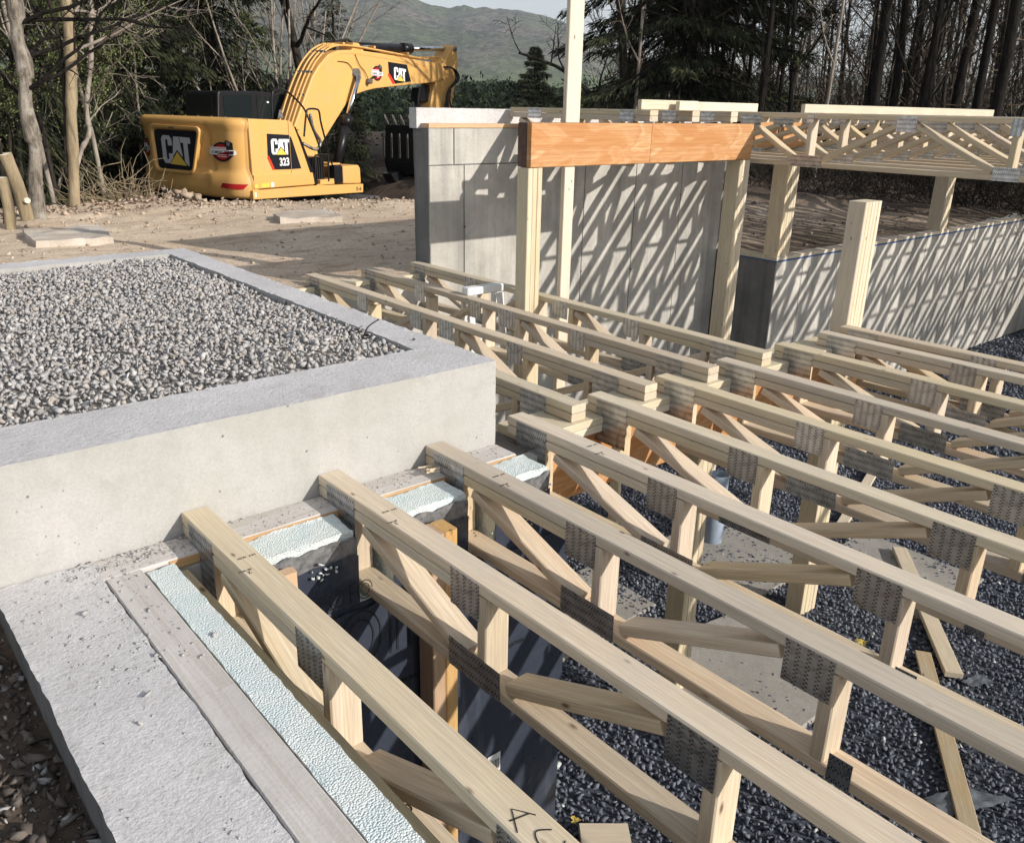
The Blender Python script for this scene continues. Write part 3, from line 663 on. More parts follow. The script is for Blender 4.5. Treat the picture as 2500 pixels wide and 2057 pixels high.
# footings
def footing(pts, label, z=FLOOR+0.014):
    V,F = prism(pts, FLOOR-0.15, z, 'Z'); me = fixn(mesh('concrete_footing',V,F,M['conc_slab'])); bevel(me,0.008); o = put('concrete_footing', me); tag(o,label,'footing')
footing([(3.83,1.95),(4.24,1.95),(4.90,2.20),(4.62,2.95),(4.14,3.02),(3.4,2.6)], 'large trowelled concrete pad on the stone floor nearest the foil board', FLOOR+0.02)
footing([(3.95,3.35),(4.30,3.36),(4.30,4.05),(3.2,4.2),(3.2,3.3)], 'concrete pad edge on the floor behind the second front truss')
footing([(4.9,2.95),(6.1,2.95),(6.1,4.0),(4.9,4.0)], 'square concrete pad under the pale pipe')
footing([(5.65,2.0),(6.6,2.0),(6.6,3.0),(5.65,3.0)], 'concrete pad crossed by the leaning plank')
# ------------------------------------------------------------------ trusses
CH = 0.0895; TH = 0.038
def nplate(parent, xface, y0,y1,z0,z1, mat='plate', side=-1, thick=0.0016):
    """steel plate pressed on the side face x=xface"""
    yc=(y0+y1)/2; zc=(z0+z1)/2; hy=abs(y1-y0)/2; hz=abs(z1-z0)/2
    key=('pl',round(hy,3),round(hz,3),mat)
    if key not in _lc:
        V,F = boxv(-hy,hy,-thick/2,thick/2,-hz,hz); _lc[key]=mesh('nail_plate',V,F,M[mat])
    put('nail_plate', _lc[key], parent, basis((xface+side*(thick/2+0.0006),yc,zc),(0,1,0),(-1,0,0),(0,0,1)))
def truss(x, ztop, depth, y_start, y_end, doubles, webs, diags, plates, bottom, label, group, lum='lumber', name='floor_truss', far=False, tilt=0.0, x_end=None, detail=True):
    """x is the left face; all members are flat 2x4s, CH wide"""
    xc = x+CH/2; zt = ztop-TH/2; zb = ztop-depth+TH/2
    t = thing(name, label, 'truss', (xc,(y_start+y_end)/2,ztop-depth), group)
    lumber('top_chord',(xc,y_start,zt),(xc,y_end,zt),(1,0,0),CH,TH,M[lum],t)
    for a,b in doubles: lumber('second_chord',(xc,a,zt-TH-0.0028),(xc,b,zt-TH-0.0028),(1,0,0),CH*0.994,TH,M[lum],t)
    lumber('bottom_chord',(xc,bottom[0],zb),(xc,bottom[1],zb),(1,0,0),CH,TH,M['web'],t)
    dbl = lambda y: any(min(a,b)-0.02<=y<=max(a,b)+0.02 for a,b in doubles)
    for y in webs:
        top = ztop-TH*(2 if dbl(y) else 1)-0.002
        lumber('web',(xc,y,zb+TH/2+0.001),(xc,y,top),(1,0,0),CH*0.99,0.042,M['web'],t)
    for ya,yb in diags:  # ya top, yb bottom
        top = ztop-TH*(2 if dbl(ya) else 1)-0.022
        lumber('diagonal_web',(xc,yb,zb+TH/2+0.02),(xc,ya,top),(1,0,0),CH*0.985,TH,M['web'],t)
    for (a,b,hi,lo,mt) in plates:
        nplate(t, x, a,b,ztop-lo,ztop-hi, mt)
        if detail: nplate(t, x+CH, a,b,ztop-lo,ztop-hi, mt, 1)
    return t
TZ=-1.267; TD=0.347
names = ['first front truss, with marker writing on its chord','second front truss, its split end on the sill against the concrete box','third front truss, with splintered end against the concrete box corner',
 'fourth long truss, first to start on the pale double plate','fifth long truss, starting between the cut ends of two back trusses','sixth long truss from the concrete box','seventh long truss from the concrete box',
 'eighth long truss from the concrete box','ninth long truss, next to last before the right wall','tenth long truss, farthest back, at the foot of the stout column']
XT = [0.796,1.292,1.761,2.243,2.735,3.218,3.719,4.265,4.731,4.98]
for i,x in enumerate(XT):
    y0 = 2.585 if i<3 else 2.655; o_=0.02 if i<3 else 0.0
    y0e=y0
    Y=lambda d: y0e+o_*0-d
    webs=[Y(.19),Y(.955),Y(1.765),Y(2.55),Y(3.3)]
    diags=[(Y(.30),Y(.86)),(Y(1.62),Y(1.07)),(Y(2.66),Y(3.22))]
    plates=[(Y(.062),Y(.252),0.006,0.208,'plate'),(Y(.81),Y(.945),0.004,0.125,'plate_h'),(Y(.80),Y(1.045),TD-0.10,TD+0.0,'plate_dark'),
            (Y(1.635),Y(1.775),0.006,0.13,'plate_h'),(Y(1.80),Y(1.865),TD-0.085,TD,'plate_dark'),(Y(2.5),Y(2.68),0.004,0.11,'plate_h'),(Y(3.15),Y(3.35),TD-0.09,TD,'plate_dark')]
    t=truss(x,TZ,TD,y0,-1.6,[(y0,Y(.93))],webs,diags,plates,(Y(.165),-1.6), 'long '+names[i] if not names[i].startswith(('fourth','fifth','sixth','seventh','eighth','ninth','tenth')) else names[i],'long floor trusses running toward the camera', detail=False)
    if i<4:  # lettering on the wood
        def ink(s,y,xo,w,h,rotz):
            me=fit(textmesh(s,0.02,M['ink'],0.0002),0,w,0,h)
            c,sn=math.cos(rotz),math.sin(rotz)
            put('grade_stamp',me,t,basis((x+xo,y,TZ+0.0006),(c,sn,0),(-sn,c,0),(0,0,1)))
        ink('S-P-F   NLGA',2.19,0.075,0.055,0.010,math.pi*1.0); ink('687 NLGA',2.115,0.030,0.040,0.009,math.pi); ink('2',2.10,0.022,0.010,0.013,math.pi)
        if i==0:
            pathtube('handwritten_letter',[(x+.012,.905,TZ+.001),(x+.040,.955,TZ+.001),(x+.066,.915,TZ+.001)],0.0013,M['ink'],t,n=4,smooth_pts=False)
            pathtube('handwritten_letter',[(x+.018,.935,TZ+.001),(x+.060,.925,TZ+.001)],0.0013,M['ink'],t,n=4)
            pathtube('handwritten_letter',[(x+.066,.870,TZ+.001),(x+.040,.885,TZ+.001),(x+.026,.855,TZ+.001),(x+.045,.825,TZ+.001),(x+.068,.835,TZ+.001)],0.0013,M['ink'],t,n=4)
            for k in (0,1): pathtube('handwritten_letter',[(x+.030,1.385-k*.035,-1.574),(x+.052,1.395-k*.035,-1.574),(x+.060,1.375-k*.035,-1.574),(x+.046,1.362-k*.035,-1.574)],0.0014,M['ink'],t,n=4)
# splinters at the crushed end of the third truss
spl = thing('wood_splinters','pale splinters torn from the end of the third front truss','splinters',(1.77,2.5,-1.345))
for k in range(9):
    a=random.uniform(-.6,.6); p0=Vector((1.755+random.uniform(-.02,.01),2.50+random.uniform(-.04,.04),-1.335+random.uniform(0,.02))); 
    lumber('splinter',p0,p0+Vector((-0.045*math.cos(a)-.01,0.05*math.sin(a),random.uniform(-.008,.02))),(0,0,1),0.007,0.002,M['web'],spl)
# back trusses
un=['back truss beside the concrete box, mostly hidden by its corner','back truss nearest the concrete box with its far end showing','middle one of the back trusses, its cut end on the pale plate','back truss nearest the tall striped wall']
for i,x in enumerate([2.555,3.05,3.545,4.03]):
    webs=[5.15,4.47,4.12,3.47,2.98] if i else [3.47,2.98]; diags=[(5.86,5.30),(4.63,5.08),(4.08,3.55),(2.96,3.40)] if i else [(4.08,3.55),(2.96,3.40)]
    pl=[(6.03,5.883,0.005,0.19,'plate'),(5.316,5.18,0.004,0.125,'plate_h'),(4.63,4.50,0.004,0.12,'plate_h'),(4.30,4.15,0.004,0.12,'plate_h'),(3.625,3.495,0.004,0.12,'plate_h'),(2.93,2.75,0.005,0.20,'plate'),(5.35,5.05,TD-.09,TD,'plate_dark'),(3.62,3.36,TD-.09,TD,'plate_dark')]
    if i==0: pl=pl[4:6]+pl[7:]
    truss(x,TZ,TD,6.095 if i else 4.4,2.575,[(6.095,5.17),(3.50,2.575)] if i else [(3.5,2.575)],webs,diags,pl,(5.93 if i else 4.4,2.88),un[i],'short back floor trusses',detail=False)
# upper trusses
ORD='first second third fourth fifth sixth seventh eighth ninth tenth eleventh twelfth thirteenth fourteenth fifteenth sixteenth seventeenth eighteenth nineteenth twentieth twenty-first twenty-second twenty-third twenty-fourth'.split()
VZ=-0.012; VD=0.408
for k in range(23):
    x=6.45+0.488*k
    webs=[5.5,3.955,2.41,0.85,-0.7]; diags=[(4.50,4.08),(3.22,3.84),(3.12,2.52),(1.68,2.30),(1.55,0.97),(0.1,0.74),(4.56,5.38),(5.92,5.6),(0.0,-0.6),(-1.4,-.8)]
    pl=[(3.99,3.93,.003,.075,'plate'),(4.09,3.81,VD-.09,VD,'plate'),(3.245,3.095,.004,.115,'plate'),(2.51,2.335,VD-.09,VD,'plate'),(2.45,2.375,.003,.115,'plate_h'),(4.62,4.42,0.02,.10,'plate'),(1.7,1.5,.004,.11,'plate'),(5.6,5.38,VD-.09,VD,'plate')]
    truss(x,VZ,VD,6.02,-2.6,[(6.02,5.4),(4.70,4.40)],webs,diags,pl,(5.95,-2.6),['nearest upper truss, butting the right end of the orange beam','second upper truss behind the nearest one'][k] if k<2 else ORD[k]+' upper truss counting rightward from the end of the orange beam','upper trusses over the right side',detail=False,name='upper_truss')
for k,x in enumerate([5.05,5.54,6.03]):
    truss(x,VZ,VD,6.02,4.42,[(6.02,4.42)],[5.2],[(5.9,5.3),(4.6,5.1)],[(5.78,5.62,0.0,0.085,'plate'),(4.72,4.58,0.0,0.085,'plate')],(5.9,4.62),['short upper truss whose pale end grain rests on the orange beam','short upper truss second from the tall post','short upper truss third from the tall post'][k],'short upper trusses behind the orange beam',detail=False,name='upper_truss')
# ------------------------------------------------------------------ beams, plates, posts
bm_ = thing('laminated_beam','long orange laminated beam carried by the posts in front of the tall wall','beam',(5.1,4.41,-0.39))
lumber('beam_ply',(3.885,4.432,-0.2445),(5.07,4.432,-0.2445),(0,1,0),0.044,0.283,M['lvl'],bm_)
lumber('beam_ply',(5.0735,4.432,-0.2445),(6.345,4.432,-0.2445),(0,1,0),0.044,0.283,M['lvl'],bm_)
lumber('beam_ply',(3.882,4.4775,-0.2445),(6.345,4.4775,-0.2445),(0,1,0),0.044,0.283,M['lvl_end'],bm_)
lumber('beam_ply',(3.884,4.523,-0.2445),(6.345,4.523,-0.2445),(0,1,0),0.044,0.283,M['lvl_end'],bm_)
lb = thing('laminated_beam','low orange laminated beam under the pale double plate of the floor trusses','beam',(5,2.62,-1.72))
for k in range(3): lumber('beam_ply',(2.29,2.615+k*0.0455,-1.583),(5.32,2.615+k*0.0455,-1.583),(0,1,0),0.0445,0.31,M['lvl'],lb)
pp = thing('double_plate','pale doubled plate lying on the low orange beam under the truss ends','plate',(5,2.66,-1.42))
lumber('plate_board',(2.29,2.665,-1.367),(5.32,2.665,-1.367),(0,1,0),0.235,0.037,M['lumber_new'],pp)
lumber('plate_board',(2.29,2.665,-1.4055),(5.32,2.665,-1.4055),(0,1,0),0.232,0.037,M['lumber_new'],pp)
for k,x in enumerate((7.92,8.41)):
    o=lumber('orange_blocking',(x-.4,5.22,-0.21),(x-.02,5.22,-0.21),(0,1,0),0.04,0.26,M['lvl']); tag(o,['orange blocking between upper trusses, left piece','orange blocking between upper trusses, right piece'][k],'blocking')
def post(label, x0,x1,y0,y1,z0,z1, plies, along='X', mat='lvl_edge', name='wood_post'):
    t=thing(name,label,'post',((x0+x1)/2,(y0+y1)/2,z0))
    for k in range(plies):
        e0 = RNG.uniform(-.002,.002)
        if along=='X':
            w=(x1-x0)/plies; xc=x0+w*(k+.5); lumber('ply',(xc,(y0+y1)/2+e0,z0),(xc,(y0+y1)/2+e0,z1-abs(e0)),(0,1,0),y1-y0,w-0.0012,M[mat],t)
        else:
            w=(y1-y0)/plies; yc=y0+w*(k+.5); lumber('ply',((x0+x1)/2+e0,yc,z0),((x0+x1)/2+e0,yc,z1-abs(e0)),(1,0,0),x1-x0,w-0.0012,M[mat],t)
    return t
post('built-up post under the left end of the orange beam',3.86,3.99,4.405,4.52,FLOOR,-0.388,3)
post('slim stud just right of the left beam post',4.19,4.285,4.40,4.44,FLOOR,-0.388,1)
post('tall stud rising above the orange beam and out of the picture',4.275,4.41,4.50,4.538,-0.102,2.6,1,mat='lumber_new')
post('built-up post under the right end of the orange beam',6.20,6.345,4.405,4.545,FLOOR,-0.388,4)
post('stout built-up post on the corner of the low right wall',8.12,8.33,5.16,5.345,-1.471,-0.422,5)
post('built-up post on the low right wall farther back',11.92,12.13,5.16,5.345,-1.471,-0.422,5)
post('stout free-standing column of six plies with bare top behind the tenth truss',5.10,5.295,2.675,2.79,-1.347,-0.512,5)
post('post holding up the low orange beam under the fifth truss',3.60,3.74,2.62,2.75,FLOOR,-1.74,3)
post('post on the stone floor holding the low orange beam near its middle',5.0,5.19,2.62,2.75,FLOOR,-1.74,4)
post('orange-brown stud against the foil board between second and third truss',1.485,1.598,2.150,2.245,FLOOR,-1.40,2,mat='sillwood')
post('short-topped stud against the foil board between first and second truss',0.93,1.01,2.205,2.245,FLOOR,-1.385,1,mat='sillwood')
post('slim inner stud leaning near the left beam post',4.53,4.57,4.02,4.11,FLOOR,-1.62,1)
# loose boards lying on the upper trusses
def lboard(label,p0,p1,h=0.066,t=0.038,mat='lumber_new'):
    o=lumber('loose_board',p0,p1,(0,1,0),t,h,M[mat]); tag(o,label,'board','loose boards on top of the upper trusses')
lboard('bright board on the upper trusses above the orange beam, marked with a pencilled circle',(5.38,4.44,0.022),(6.385,4.44,0.022))
lboard('short shaded board behind the bright one above the orange beam',(5.04,4.52,0.026),(5.7,4.52,0.026),0.07,mat='lumber')
lboard('long bright board lying on the upper trusses at right',(7.09,4.44,0.026),(11.05,4.44,0.026),0.074)
mk = thing('pencil_mark','small pencilled circle mark on the bright board above the beam','marking',(5.6,4.42,0.02))
V=[];F=[]
for i in range(24):
    a=2*math.pi*i/24; V+=[(5.62+.026*math.cos(a),4.4197,0.022+.024*math.sin(a)),(5.62+.023*math.cos(a),4.4197,0.022+.021*math.sin(a))]
for i in range(24): F.append([2*i,2*i+1,(2*i+3)%48,(2*i+2)%48])
put('circle_mark',mesh('circle_mark',V,F,M['plankwood']),mk)
# ------------------------------------------------------------------ things on the stone floor
def plank(label,p0,p1,w=0.10,t=0.022,mat='plankwood',name='plank'):
    o=lumber(name,p0,p1,(Vector(p1)-Vector(p0)).cross(Vector((0,0,1))),w,t,M[mat]); tag(o,label,'plank')
plank('weathered plank lying on the blue stone at lower right',(5.22,1.84,FLOOR+.035),(3.89,0.96,FLOOR+.03))
plank('plank leaning over the concrete pad behind the weathered one',(6.47,2.63,FLOOR+.045),(5.13,1.595,FLOOR+.04),0.11,0.035,'lumber')
plank('narrow plank lying on the stone farther right',(7.9,3.6,FLOOR+.04),(6.3,3.1,FLOOR+.04),0.09,0.03,'lumber')
plank('short pale offcut at the foot of the foil board',(2.36,2.18,FLOOR+.05),(2.55,2.03,FLOOR+.045),0.14,0.04,'lumber_new','offcut')
def sheet(label, pts, mat, z, name, cat, amp=0.012):
    bm=bmesh.new(); n=14; c=[Vector(p) for p in pts]; g=[]
    for j in range(n+1):
        for i in range(n+1):
            u,v=i/n,j/n; q=c[0].lerp(c[1],u).lerp(c[3].lerp(c[2],u),v); q=q+Vector((nz(u,v,q.x,5)*.02,nz(u,v,q.y+4,5)*.02)); g.append(bm.verts.new((q.x,q.y,z+abs(nz(q.x,q.y,1,14))*amp*2.2)))
    for j in range(n):
        for i in range(n): bm.faces.new([g[j*(n+1)+i],g[j*(n+1)+i+1],g[(j+1)*(n+1)+i+1],g[(j+1)*(n+1)+i]])
    me=bpy.data.meshes.new(name); bm.to_mesh(me); bm.free(); me.materials.append(mat); o=put(name,me,smooth=True); tag(o,label,cat)
sheet('crumpled clear plastic sheet under the weathered plank',[(3.97,1.24),(4.20,1.14),(4.33,0.92),(3.93,1.10)],M['plastic'],FLOOR+.022,'plastic_sheet','plastic sheet')
sheet('small scrap of clear plastic by the end of the leaning plank',[(5.13,1.55),(5.3,1.5),(5.28,1.4),(5.12,1.48)],M['plastic'],FLOOR+.022,'plastic_scrap','plastic sheet')
sheet('yellow leaf on the blue stone beside the foil board',[(2.40,2.29),(2.43,2.30),(2.44,2.27),(2.41,2.26)],M['leaf_yellow'],FLOOR+.03,'yellow_leaf','leaf')
sheet('yellow leaf on the stone under the diagonal web of the third truss',[(4.97,2.18),(5.03,2.20),(5.05,2.14),(4.99,2.12)],M['leaf_yellow'],FLOOR+.03,'yellow_leaf','leaf')
def cyl(name,x,y,z0,z1,r,mat,parent=None,n=24,hollow=False):
    th=np.arange(n)*2*np.pi/n; V=[(x+r*math.cos(a),y+r*math.sin(a),z) for z in (z0,z1) for a in th]
    F=[[i,(i+1)%n,(i+1)%n+n,i+n] for i in range(n)]
    if hollow:
        V+=[(x+r*.9*math.cos(a),y+r*.9*math.sin(a),z) for z in (z1,z0) for a in th]
        F+=[[i+n,(i+1)%n+n,(i+1)%n+2*n,i+2*n] for i in range(n)]+[[i+2*n,(i+1)%n+2*n,(i+1)%n+3*n,i+3*n] for i in range(n)]
    else: F+=[list(range(n))[::-1],list(range(n,2*n))]
    me=mesh(name,V,F,mat); me.polygons.foreach_set('use_smooth',[len(f)==4 for f in F]); return put(name,me,parent)
pv=cyl('pvc_pipe',5.42,3.72,FLOOR-0.1,FLOOR+0.62,0.078,M['pvc'],hollow=True); tag(pv,'pale blue-grey plastic pipe standing up from the floor between trusses','pipe')
# white folding sawhorse by the tall wall
sw=thing('sawhorse','white plastic sawhorse standing in front of the tall wall behind the back trusses','sawhorse',(3.75,4.75,-1.9))
box('top_beam',3.60,3.93,4.72,4.80,-1.27,-1.215,M['white'],sw,bev=0.008)
for x in (3.63,3.90):
    for s in (-1,1): lumber('leg',(x,4.76+s*.03,-1.28),(x+(.05 if x>3.75 else -.05),4.76+s*.25,-3.38),(1,0,0),0.05,0.03,M['white'],sw)
box('cross_brace',3.60,3.93,4.62,4.64,-1.60,-1.56,M['white'],sw)
for k,(x,y) in enumerate(((2.62,2.62),(2.44,2.40),(4.9,2.9),(3.1,1.9),(5.5,1.5),(4.4,1.5),(6.6,1.9))):
    o=rocks('foam_scrap',np.array([[0,0,0.0]]),np.array([random.uniform(.018,.035)]),M['foam'],np.array([1.0]),0.5,kind=None); o.matrix_basis=Matrix.Translation((x,y,FLOOR+.03))
    tag(o,['white foam scrap just right of the foil board','tiny white foam scrap at the foil board foot','white foam scrap beside a concrete pad','white scrap on the stone under the second truss','white scrap on the stone at far lower right','white scrap between plank and third truss','white scrap beyond the leaning plank'][k],'foam scrap')
ft=rocks('foam_tatters',np.column_stack([RNG.uniform(1.42,2.2,22),np.full(22,2.258),RNG.uniform(-1.58,-1.42,22)]),RNG.uniform(.003,.012,22),M['foam'],np.ones(22),0.8,kind='stuff')
rocks('foam_tatters',np.column_stack([RNG.normal(1.13,.03,14),np.full(14,2.262),RNG.normal(-1.46,.018,14)]),RNG.uniform(.004,.014,14),M['foam'],np.ones(14),0.8,kind='stuff')
# ------------------------------------------------------------------ dirt details
def on_ter(P, sizes, name, mat, tone=None, sq=0.8, dz=0.25):
    P=np.array([(x,y,ter(x,y)+s*dz) for (x,y),s in zip(P,sizes)]); return rocks(name,P,sizes,mat,tone,sq)
# clods scattered, denser near the crest
n=2900; X=RNG.uniform(1.0,9.5,n); Yp=np.array([crest_y(x) for x in X])-np.abs(RNG.normal(0,1.1,n))+0.25; s=RNG.uniform(0,1,n)**5*0.055+0.005
on_ter(np.column_stack([X,Yp]),s,'dirt_clods',M['clod'])
n=2600; X=RNG.uniform(0.5,9,n); Y_=RNG.uniform(6.3,12,n); s=RNG.uniform(0,1,n)**4*0.03+0.004
on_ter(np.column_stack([X,Y_]),s,'dirt_clods',M['clod'])
n=11000; X=RNG.uniform(-0.9,0.238,n); Y_=RNG.uniform(0.5,3.0,n); s=RNG.uniform(0,1,n)**3*0.024+0.006
on_ter(np.column_stack([X,Y_]),s,'soil_and_stones',M['dark_clod'])
n=3000; X=RNG.uniform(8.4,17,n); Y_=RNG.uniform(5.5,12.5,n); s=RNG.uniform(0,1,n)**4*0.045+0.008
on_ter(np.column_stack([X,Y_]),s,'dark_field_clods',M['dark_clod'],RNG.uniform(0,0.9,n),0.5)
n=3000; X=RNG.uniform(1.9,4.6,n); Y_=RNG.uniform(11.6,14.0,n); s=RNG.uniform(0.008,0.03,n)
on_ter(np.column_stack([X,Y_]),s,'leaf_litter',M['litter'],None,0.35)
def ground_slab(pts, label, z1=-1.285):
    V,F=prism(pts,-1.45,z1,'Z'); me=fixn(mesh('concrete_slab',V,F,M['slab_dirty'])); 
    bm=bmesh.new(); bm.from_mesh(me); bmesh.ops.subdivide_edges(bm,edges=bm.edges[:],cuts=10,use_grid_fill=True)
    for v in bm.verts: v.co+=noise.noise_vector(v.co*6)*0.025
    bm.to_mesh(me); bm.free(); o=put('concrete_slab',me); tag(o,label,'slab')
ground_slab([(1.78,9.05),(2.45,8.95),(2.62,10.0),(1.86,9.95)],'pale concrete slab lying in the dirt by the leaning log')
ground_slab([(4.45,9.45),(5.15,9.25),(5.35,10.0),(4.65,10.05)],'pale concrete slab half buried in the dirt before the machine')
# ------------------------------------------------------------------ excavator
EX = basis((6.3296,14.8260,-1.6693),(0.94551858,0.32556815,0),(-0.32556815,0.94551858,0),(0,0,1))
ex = bpy.data.objects.new('excavator', None); COL.objects.link(ex); _place(ex, EX @ Matrix.Translation((1.6,1.32,-0.95)), None)
tag(ex,'yellow tracked excavator seen from its rear corner, boom arched over the dirt','excavator')
def exprism(name,pts,a,b,mat,axis='Y',bev=0.0,seg=1,parent=None,smooth=False): return prismobj(name,pts,a,b,axis,M[mat],parent or ex,EX,bev,seg,smooth)
def exbox(name,x0,x1,y0,y1,z0,z1,mat,bev=0.0,parent=None): return box(name,x0,x1,y0,y1,z0,z1,M[mat],parent or ex,EX,bev)
def extube(name,pts,r,mat,n=8,sm=True,parent=None): return pathtube(name,pts,r,M[mat],parent or ex,EX,n,sm)
def ctr_outline(inset, zl, nside=10):
    """horizontal outline of the counterweight, starting at the right side, round the rear, to the left side"""
    W_=2.92; R=0.42; pts=[(0.24,0.0+inset)]
    for k in range(nside+1):
        a=math.pi/2*k/nside; pts.append((R-(R-inset)*math.sin(a), R-(R-inset)*math.cos(a)))
    for k in range(1,60):
        y=R+(W_-2*R)*k/60; pts.append((inset-0.05*math.sin(math.pi*k/60), y))
    for k in range(nside+1):
        a=math.pi/2*(1-k/nside); pts.append((R-(R-inset)*math.sin(a), W_-R+(R-inset)*math.cos(a)))
    pts.append((0.24, W_-inset)); return pts
levels=[(0.0,0.13),(0.02,0.05),(0.07,0.012),(0.20,0.0),(0.30,0.0),(0.40,0.035),(0.44,0.06),(0.47,0.075),(0.50,0.083),(0.54,0.088),(0.66,0.083),(0.80,0.078),(0.92,0.073),(1.05,0.068),(1.12,0.064),(1.17,0.060),(1.24,0.030),(1.31,0.035),(1.355,0.065),(1.372,0.12)]
def cw():
    V=[];F=[]
    for z,ins in levels:
        for (x,y) in ctr_outline(ins,z):
            lift = 0.045*sst(0.8,2.66,y)*(1-z/1.4)
            # lower bumper is slimmer where the badge panel sits
            extra = 0.0
            if 0.12<z<0.42 and x<0.3: extra = 0.05*sst(0.75,0.95,y)*(1-sst(2.75,2.9,y))*(1-abs(z-.27)/.2)
            if x<0.2 and 0.40<z<1.27:
                zm=sst(0.42,0.52,z)*(1-sst(1.15,1.25,z)); yc=0.72+0.10*(z-0.5)
                extra += zm*(0.050*math.exp(-((y-yc-0.06)/0.06)**2)+0.018*sst(yc,yc+0.1,y))
            V.append((x+extra,y,z+lift))
    m_=len(ctr_outline(0,0)); L=len(levels)
    for j in range(L-1):
        for i in range(m_-1): F.append([j*m_+i+1,j*m_+i,(j+1)*m_+i,(j+1)*m_+i+1])
        F.append([j*m_,j*m_+m_-1,(j+1)*m_+m_-1,(j+1)*m_])
    F+= [list(range(m_)), [ (L-1)*m_+i for i in range(m_)][::-1]]
    me=fixn(mesh('counterweight',V,F,M['yellow'])); me.polygons.foreach_set('use_smooth',[len(f.vertices)==4 for f in me.polygons]); return put('counterweight',me,ex,EX)
cwo=cw()
# badge panel with raised surround: points in (lateral, z) on the rear face
def rear(name,pts,s0,s1,mat,bev=0,seg=2,parent=None): return exprism(name,pts,s0,s1,mat,'X',bev,seg,parent or cwo)
def rrect(pts,r,k=4):
    out=[];n=len(pts)
    for i in range(n):
        p=Vector(pts[i]); a=(Vector(pts[i-1])-p).normalized(); b=(Vector(pts[(i+1)%n])-p).normalized()
        for t in range(k+1):
            q=t/k; out.append(tuple(p+a*r*(1-q)**2+b*r*q*q))
    return out
outer=rrect([(2.34,1.235),(0.90,1.215),(1.21,0.375),(2.33,0.375)],0.14); inner=rrect([(2.215,1.135),(1.035,1.125),(1.262,0.448),(2.19,0.448)],0.09)
def annulus(name,o_,i_,s_out,s_in,s_back,mat,parent):
    n_=len(o_); V=[(s_back,y,z) for y,z in o_]+[(s_out,y*0.985+0.015*1.7,z*0.985+0.015*.8) for y,z in o_]+[(s_out,y,z) for y,z in [((a[0]*.35+b[0]*.65),(a[1]*.35+b[1]*.65)) for a,b in zip(o_,i_)]]+[(s_in,y,z) for y,z in i_]
    F=[[k*n_+i,k*n_+(i+1)%n_,(k+1)*n_+(i+1)%n_,(k+1)*n_+i] for k in range(3) for i in range(n_)]
    me=fixn(mesh(name,V,F,M[mat])); bevel(me,0.006,2,40); return put(name,me,parent,EX,smooth=True)
annulus('badge_surround',outer,inner,-0.040,0.015,0.09,'yellow',cwo)
bp=rear('badge_panel',inner,-0.004,0.03,'decal_black',0)
CATC=[(0.0,0.13),(0.07,0.0),(0.29,0.0),(0.36,0.10),(0.36,0.36),(0.22,0.36),(0.22,0.17),(0.20,0.14),(0.16,0.14),(0.14,0.17),(0.14,0.83),(0.16,0.86),(0.20,0.86),(0.22,0.83),(0.22,0.64),(0.36,0.64),(0.36,0.88),(0.29,1.0),(0.07,1.0),(0.0,0.88)]
CATA=[(0.335,0.0),(0.42,0.98),(0.63,0.98),(0.735,0.0),(0.60,0.17),(0.53,0.44),(0.47,0.16)]
CATA=[(0.345,0.24),(0.43,0.97),(0.62,0.97),(0.70,0.24),(0.52,0.50)]
CATT=[(0.64,0.97),(1.0,0.95),(1.0,0.74),(0.90,0.745),(0.90,-0.05),(0.86,-0.05),(0.755,0.10),(0.755,0.755),(0.66,0.76)]
TRI=[(0.24,-0.02),(0.52,0.43),(0.82,-0.05)]
def flatpoly(name,pts,mapf,mat,parent):
    me=mesh(name,[(a,b,1.0) for a,b in pts],[list(range(len(pts)))],M[mat]); bm=bmesh.new(); bm.from_mesh(me); bmesh.ops.triangulate(bm,faces=bm.faces[:])
    if name.startswith('badge'): bmesh.ops.subdivide_edges(bm,edges=bm.edges[:],cuts=5)
    for v in bm.verts: v.co=mapf(v.co.x,v.co.y,1.0)
    bm.to_mesh(me); bm.free()
    return put(name,me,parent,EX)
def logo(mapf,parent,mat='decal_white'):
    flatpoly('logo_letter',CATC,mapf,mat,parent); flatpoly('logo_letter',CATA,mapf,mat,parent); flatpoly('logo_letter',CATT,mapf,mat,parent)
    k=lambda a,b,d: mapf(a,b,d+0.6)
    flatpoly('logo_triangle_edge',[(0.20,-0.06),(0.52,0.50),(0.87,-0.09)],k,'decal_black',parent)
    k2=lambda a,b,d: mapf(a,b,d+1.4)
    flatpoly('logo_triangle',TRI,k2,'decal_yellow',parent)
logo(lambda a,b,d:(-0.0045-0.0016*d, 2.035-0.79*a, 0.545+0.49*b), bp, 'decal_grey')
